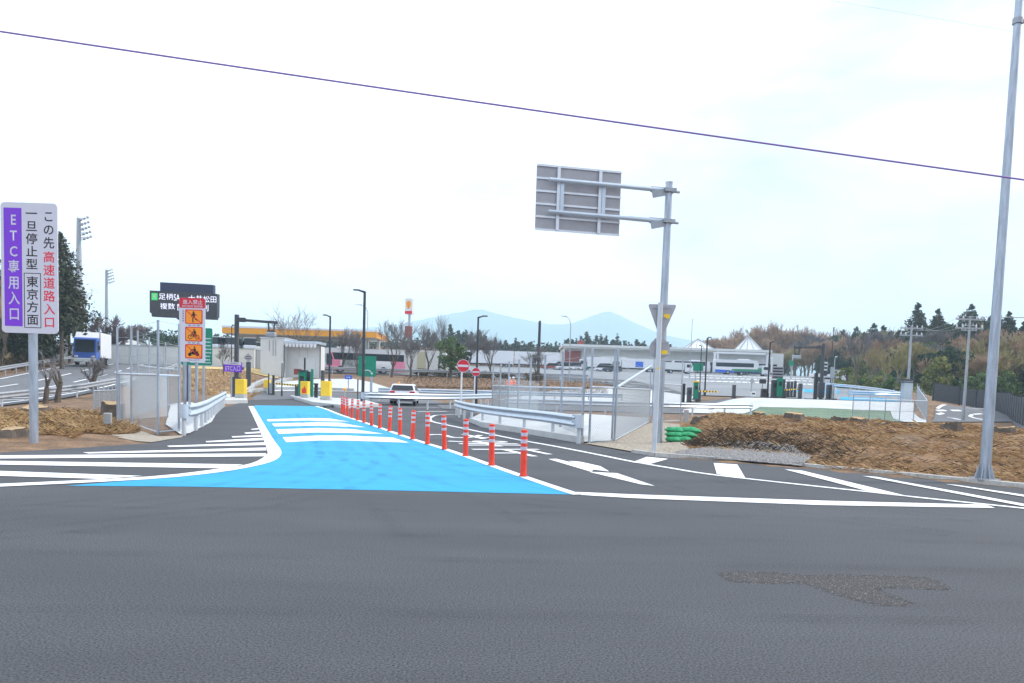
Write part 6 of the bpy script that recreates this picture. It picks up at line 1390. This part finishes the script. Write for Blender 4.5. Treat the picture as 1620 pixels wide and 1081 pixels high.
def bank(n):
    t = np.minimum(rng.uniform(-6, 4.2, n), rng.uniform(-3, 5.5, n)); s0 = .45+2.3*(1-ss(2.6, 4.3, t)); s = s0+np.abs(rng.normal(0, .9, n))+.2; x = K0.x+kn.x*s+kd.x*t; y = K0.y+kn.y*s+kd.y*t; k = x-(4.1+(y-19.5)*.2) > .1
    return x[k], y[k]
scatter('dry_straw', 90000, kerbframe(.2, 22, -12, 22), .26, 'straw', .38, .0022)
scatter('dry_straw', 90000, kerbframe(.2, 18, -10, 20), .24, 'straw_red', .35, .0024)
scatter('brush_twigs', 12000, kerbframe(.3, 14, -8, 20), .28, 'twig', .45, .0022)
scatter('brush_twigs', 8000, bank, .26, 'twig', .7, .003)
scatter('brush_twigs', 900, kerbframe(.5, 12, -6, 20), .5, 'straw', .45, .005)
def leftv(n):
    px = rng.uniform(-80, 215, n); y = rng.uniform(18, 30, n); x = (px-813)/1300*y; k = (-x > 8.1-.0*y) & (y > 18.6+(px > 120)*1.2+(px-120)*(px > 120)*.02)
    return x[k], y[k]
scatter('dry_straw', 50000, leftv, .26, 'straw', .6, .0022)
scatter('dry_straw', 34000, leftv, .24, 'straw_red', .5, .0024)
scatter('brush_twigs', 11000, leftv, .28, 'twig', .6, .0026)
def midslope(n):
    px = rng.uniform(640, 960, n); y = rng.uniform(84, 107, n); x = (px-813)/1300*y; return x, y
scatter('dry_straw', 5000, midslope, .5, 'straw_red', .7, .015)
scatter('brush_twigs', 6000, midslope, .5, 'twig', .8, .018)
def leftback(n):
    px = rng.uniform(290, 404, n); y = rng.uniform(66, 92, n); x = (px-813)/1300*y; return x, y
scatter('dry_straw', 5000, leftback, .5, 'straw', 1.2, .022)
# loose stones on the gravel and shale
def stones(name, poly, n, m, s0, s1):
    q = [hit(a, b) for a, b in poly]; V = []; Fc = []; xs = [a.x for a in q]; ys = [a.y for a in q]
    def inside(x, y):
        c = False; j = len(q)-1
        for i in range(len(q)):
            if (q[i].y > y) != (q[j].y > y) and x < (q[j].x-q[i].x)*(y-q[i].y)/(q[j].y-q[i].y)+q[i].x: c = not c
            j = i
        return c
    k = 0
    while k < n:
        x, y = rnd.uniform(min(xs), max(xs)), rnd.uniform(min(ys), max(ys))
        if not inside(x, y): k += .1; continue
        k += 1; z = tz(x, y)+.01; s = rnd.uniform(s0, s1); o = len(V)
        V += [Vector((x, y, z))+Vector((rnd.uniform(.6, 1.2)*a*s, rnd.uniform(.6, 1.2)*b_*s, rnd.uniform(.4, .9)*c*s)) for a, b_, c in ((1, 0, 0), (0, 1, 0), (-1, 0, 0), (0, -1, 0), (0, 0, 1))]
        Fc += [(o, o+1, o+4), (o+1, o+2, o+4), (o+2, o+3, o+4), (o+3, o, o+4)]
    tag(raw(name, V, Fc, m), None, None, None, 'stuff')
stones('shale_chips', sh, 5200, 'gravel', .015, .05)
stones('gravel_stones', [(925, 702), (968, 698), (1020, 672), (1040, 668), (1075, 672), (1082, 700), (1090, 712), (1062, 721), (1000, 715)], 5000, 'gravel_tan', .012, .04)
# raveled scar in the foreground asphalt: loose and exposed aggregate
def chips(name, poly, n, m, s0, s1, h=.5):
    xs = np.array([p.x for p in poly]); ys = np.array([p.y for p in poly]); x = rng.uniform(xs.min(), xs.max(), n*4); y = rng.uniform(ys.min(), ys.max(), n*4); c = np.zeros(len(x), bool); dist = np.full(len(x), 9.); j = len(xs)-1
    for i in range(len(xs)):
        with np.errstate(divide='ignore', invalid='ignore'): k = ((ys[i] > y) != (ys[j] > y)) & (x < (xs[j]-xs[i])*(y-ys[i])/(ys[j]-ys[i])+xs[i])
        c ^= k; dx, dy = xs[i]-xs[j], ys[i]-ys[j]; t = np.clip(((x-xs[j])*dx+(y-ys[j])*dy)/(dx*dx+dy*dy+1e-12), 0, 1); dist = np.minimum(dist, np.hypot(x-xs[j]-t*dx, y-ys[j]-t*dy)); j = i
    keep = c & (rng.uniform(0, 1, len(x)) < np.clip(.12+dist/.09, 0, 1)); keep |= (~c) & (dist < .05) & (rng.uniform(0, 1, len(x)) < .12)
    x, y = x[keep][:n], y[keep][:n]; n = len(x); s = rng.uniform(s0, s1, n); a = rng.uniform(0, 6.28, n); V = []
    for k in range(4): r_ = s*rng.uniform(.7, 1.2, n); V.append(np.stack([x+r_*np.cos(a+k*1.57), y+r_*np.sin(a+k*1.57), np.full(n, .0008)], 1))
    V.append(np.stack([x, y, s*h+.001], 1)); V = np.stack(V, 1).reshape(-1, 3); b5 = np.arange(n)[:, None]*5; f = np.concatenate([b5+np.array([[k, (k+1) % 4, 4]]) for k in range(4)]); tag(raw(name, V, f, m), None, None, None, 'stuff')
mat('chip_dark', (.022, .022, .023), .9, c2=(.065, .062, .062), scale=40); mat('chip_light', (.14, .135, .135), .9, c2=(.26, .25, .24), scale=40)
chips('loose_aggregate', SCAR, 19000, 'chip_dark', .006, .014, .25); chips('loose_aggregate', SCAR, 5200, 'chip_light', .003, .007, .5)
# ---- haze
if HAZE:
    b = MB(); b.box((0, 2350, 172), (7600, 5300, 360)); hz_ = b.build('haze', None); hz_['kind'] = 'stuff'
    m = bpy.data.materials.new('haze'); m.use_nodes = True; t = m.node_tree; t.nodes.clear(); o = N(t, 'ShaderNodeOutputMaterial'); v = N(t, 'ShaderNodeVolumePrincipled')
    v.inputs['Color'].default_value = (.66, .88, 1.0, 1); v.inputs['Density'].default_value = .00038; t.links.new(v.outputs[0], o.inputs['Volume']); hz_.data.materials.append(m)
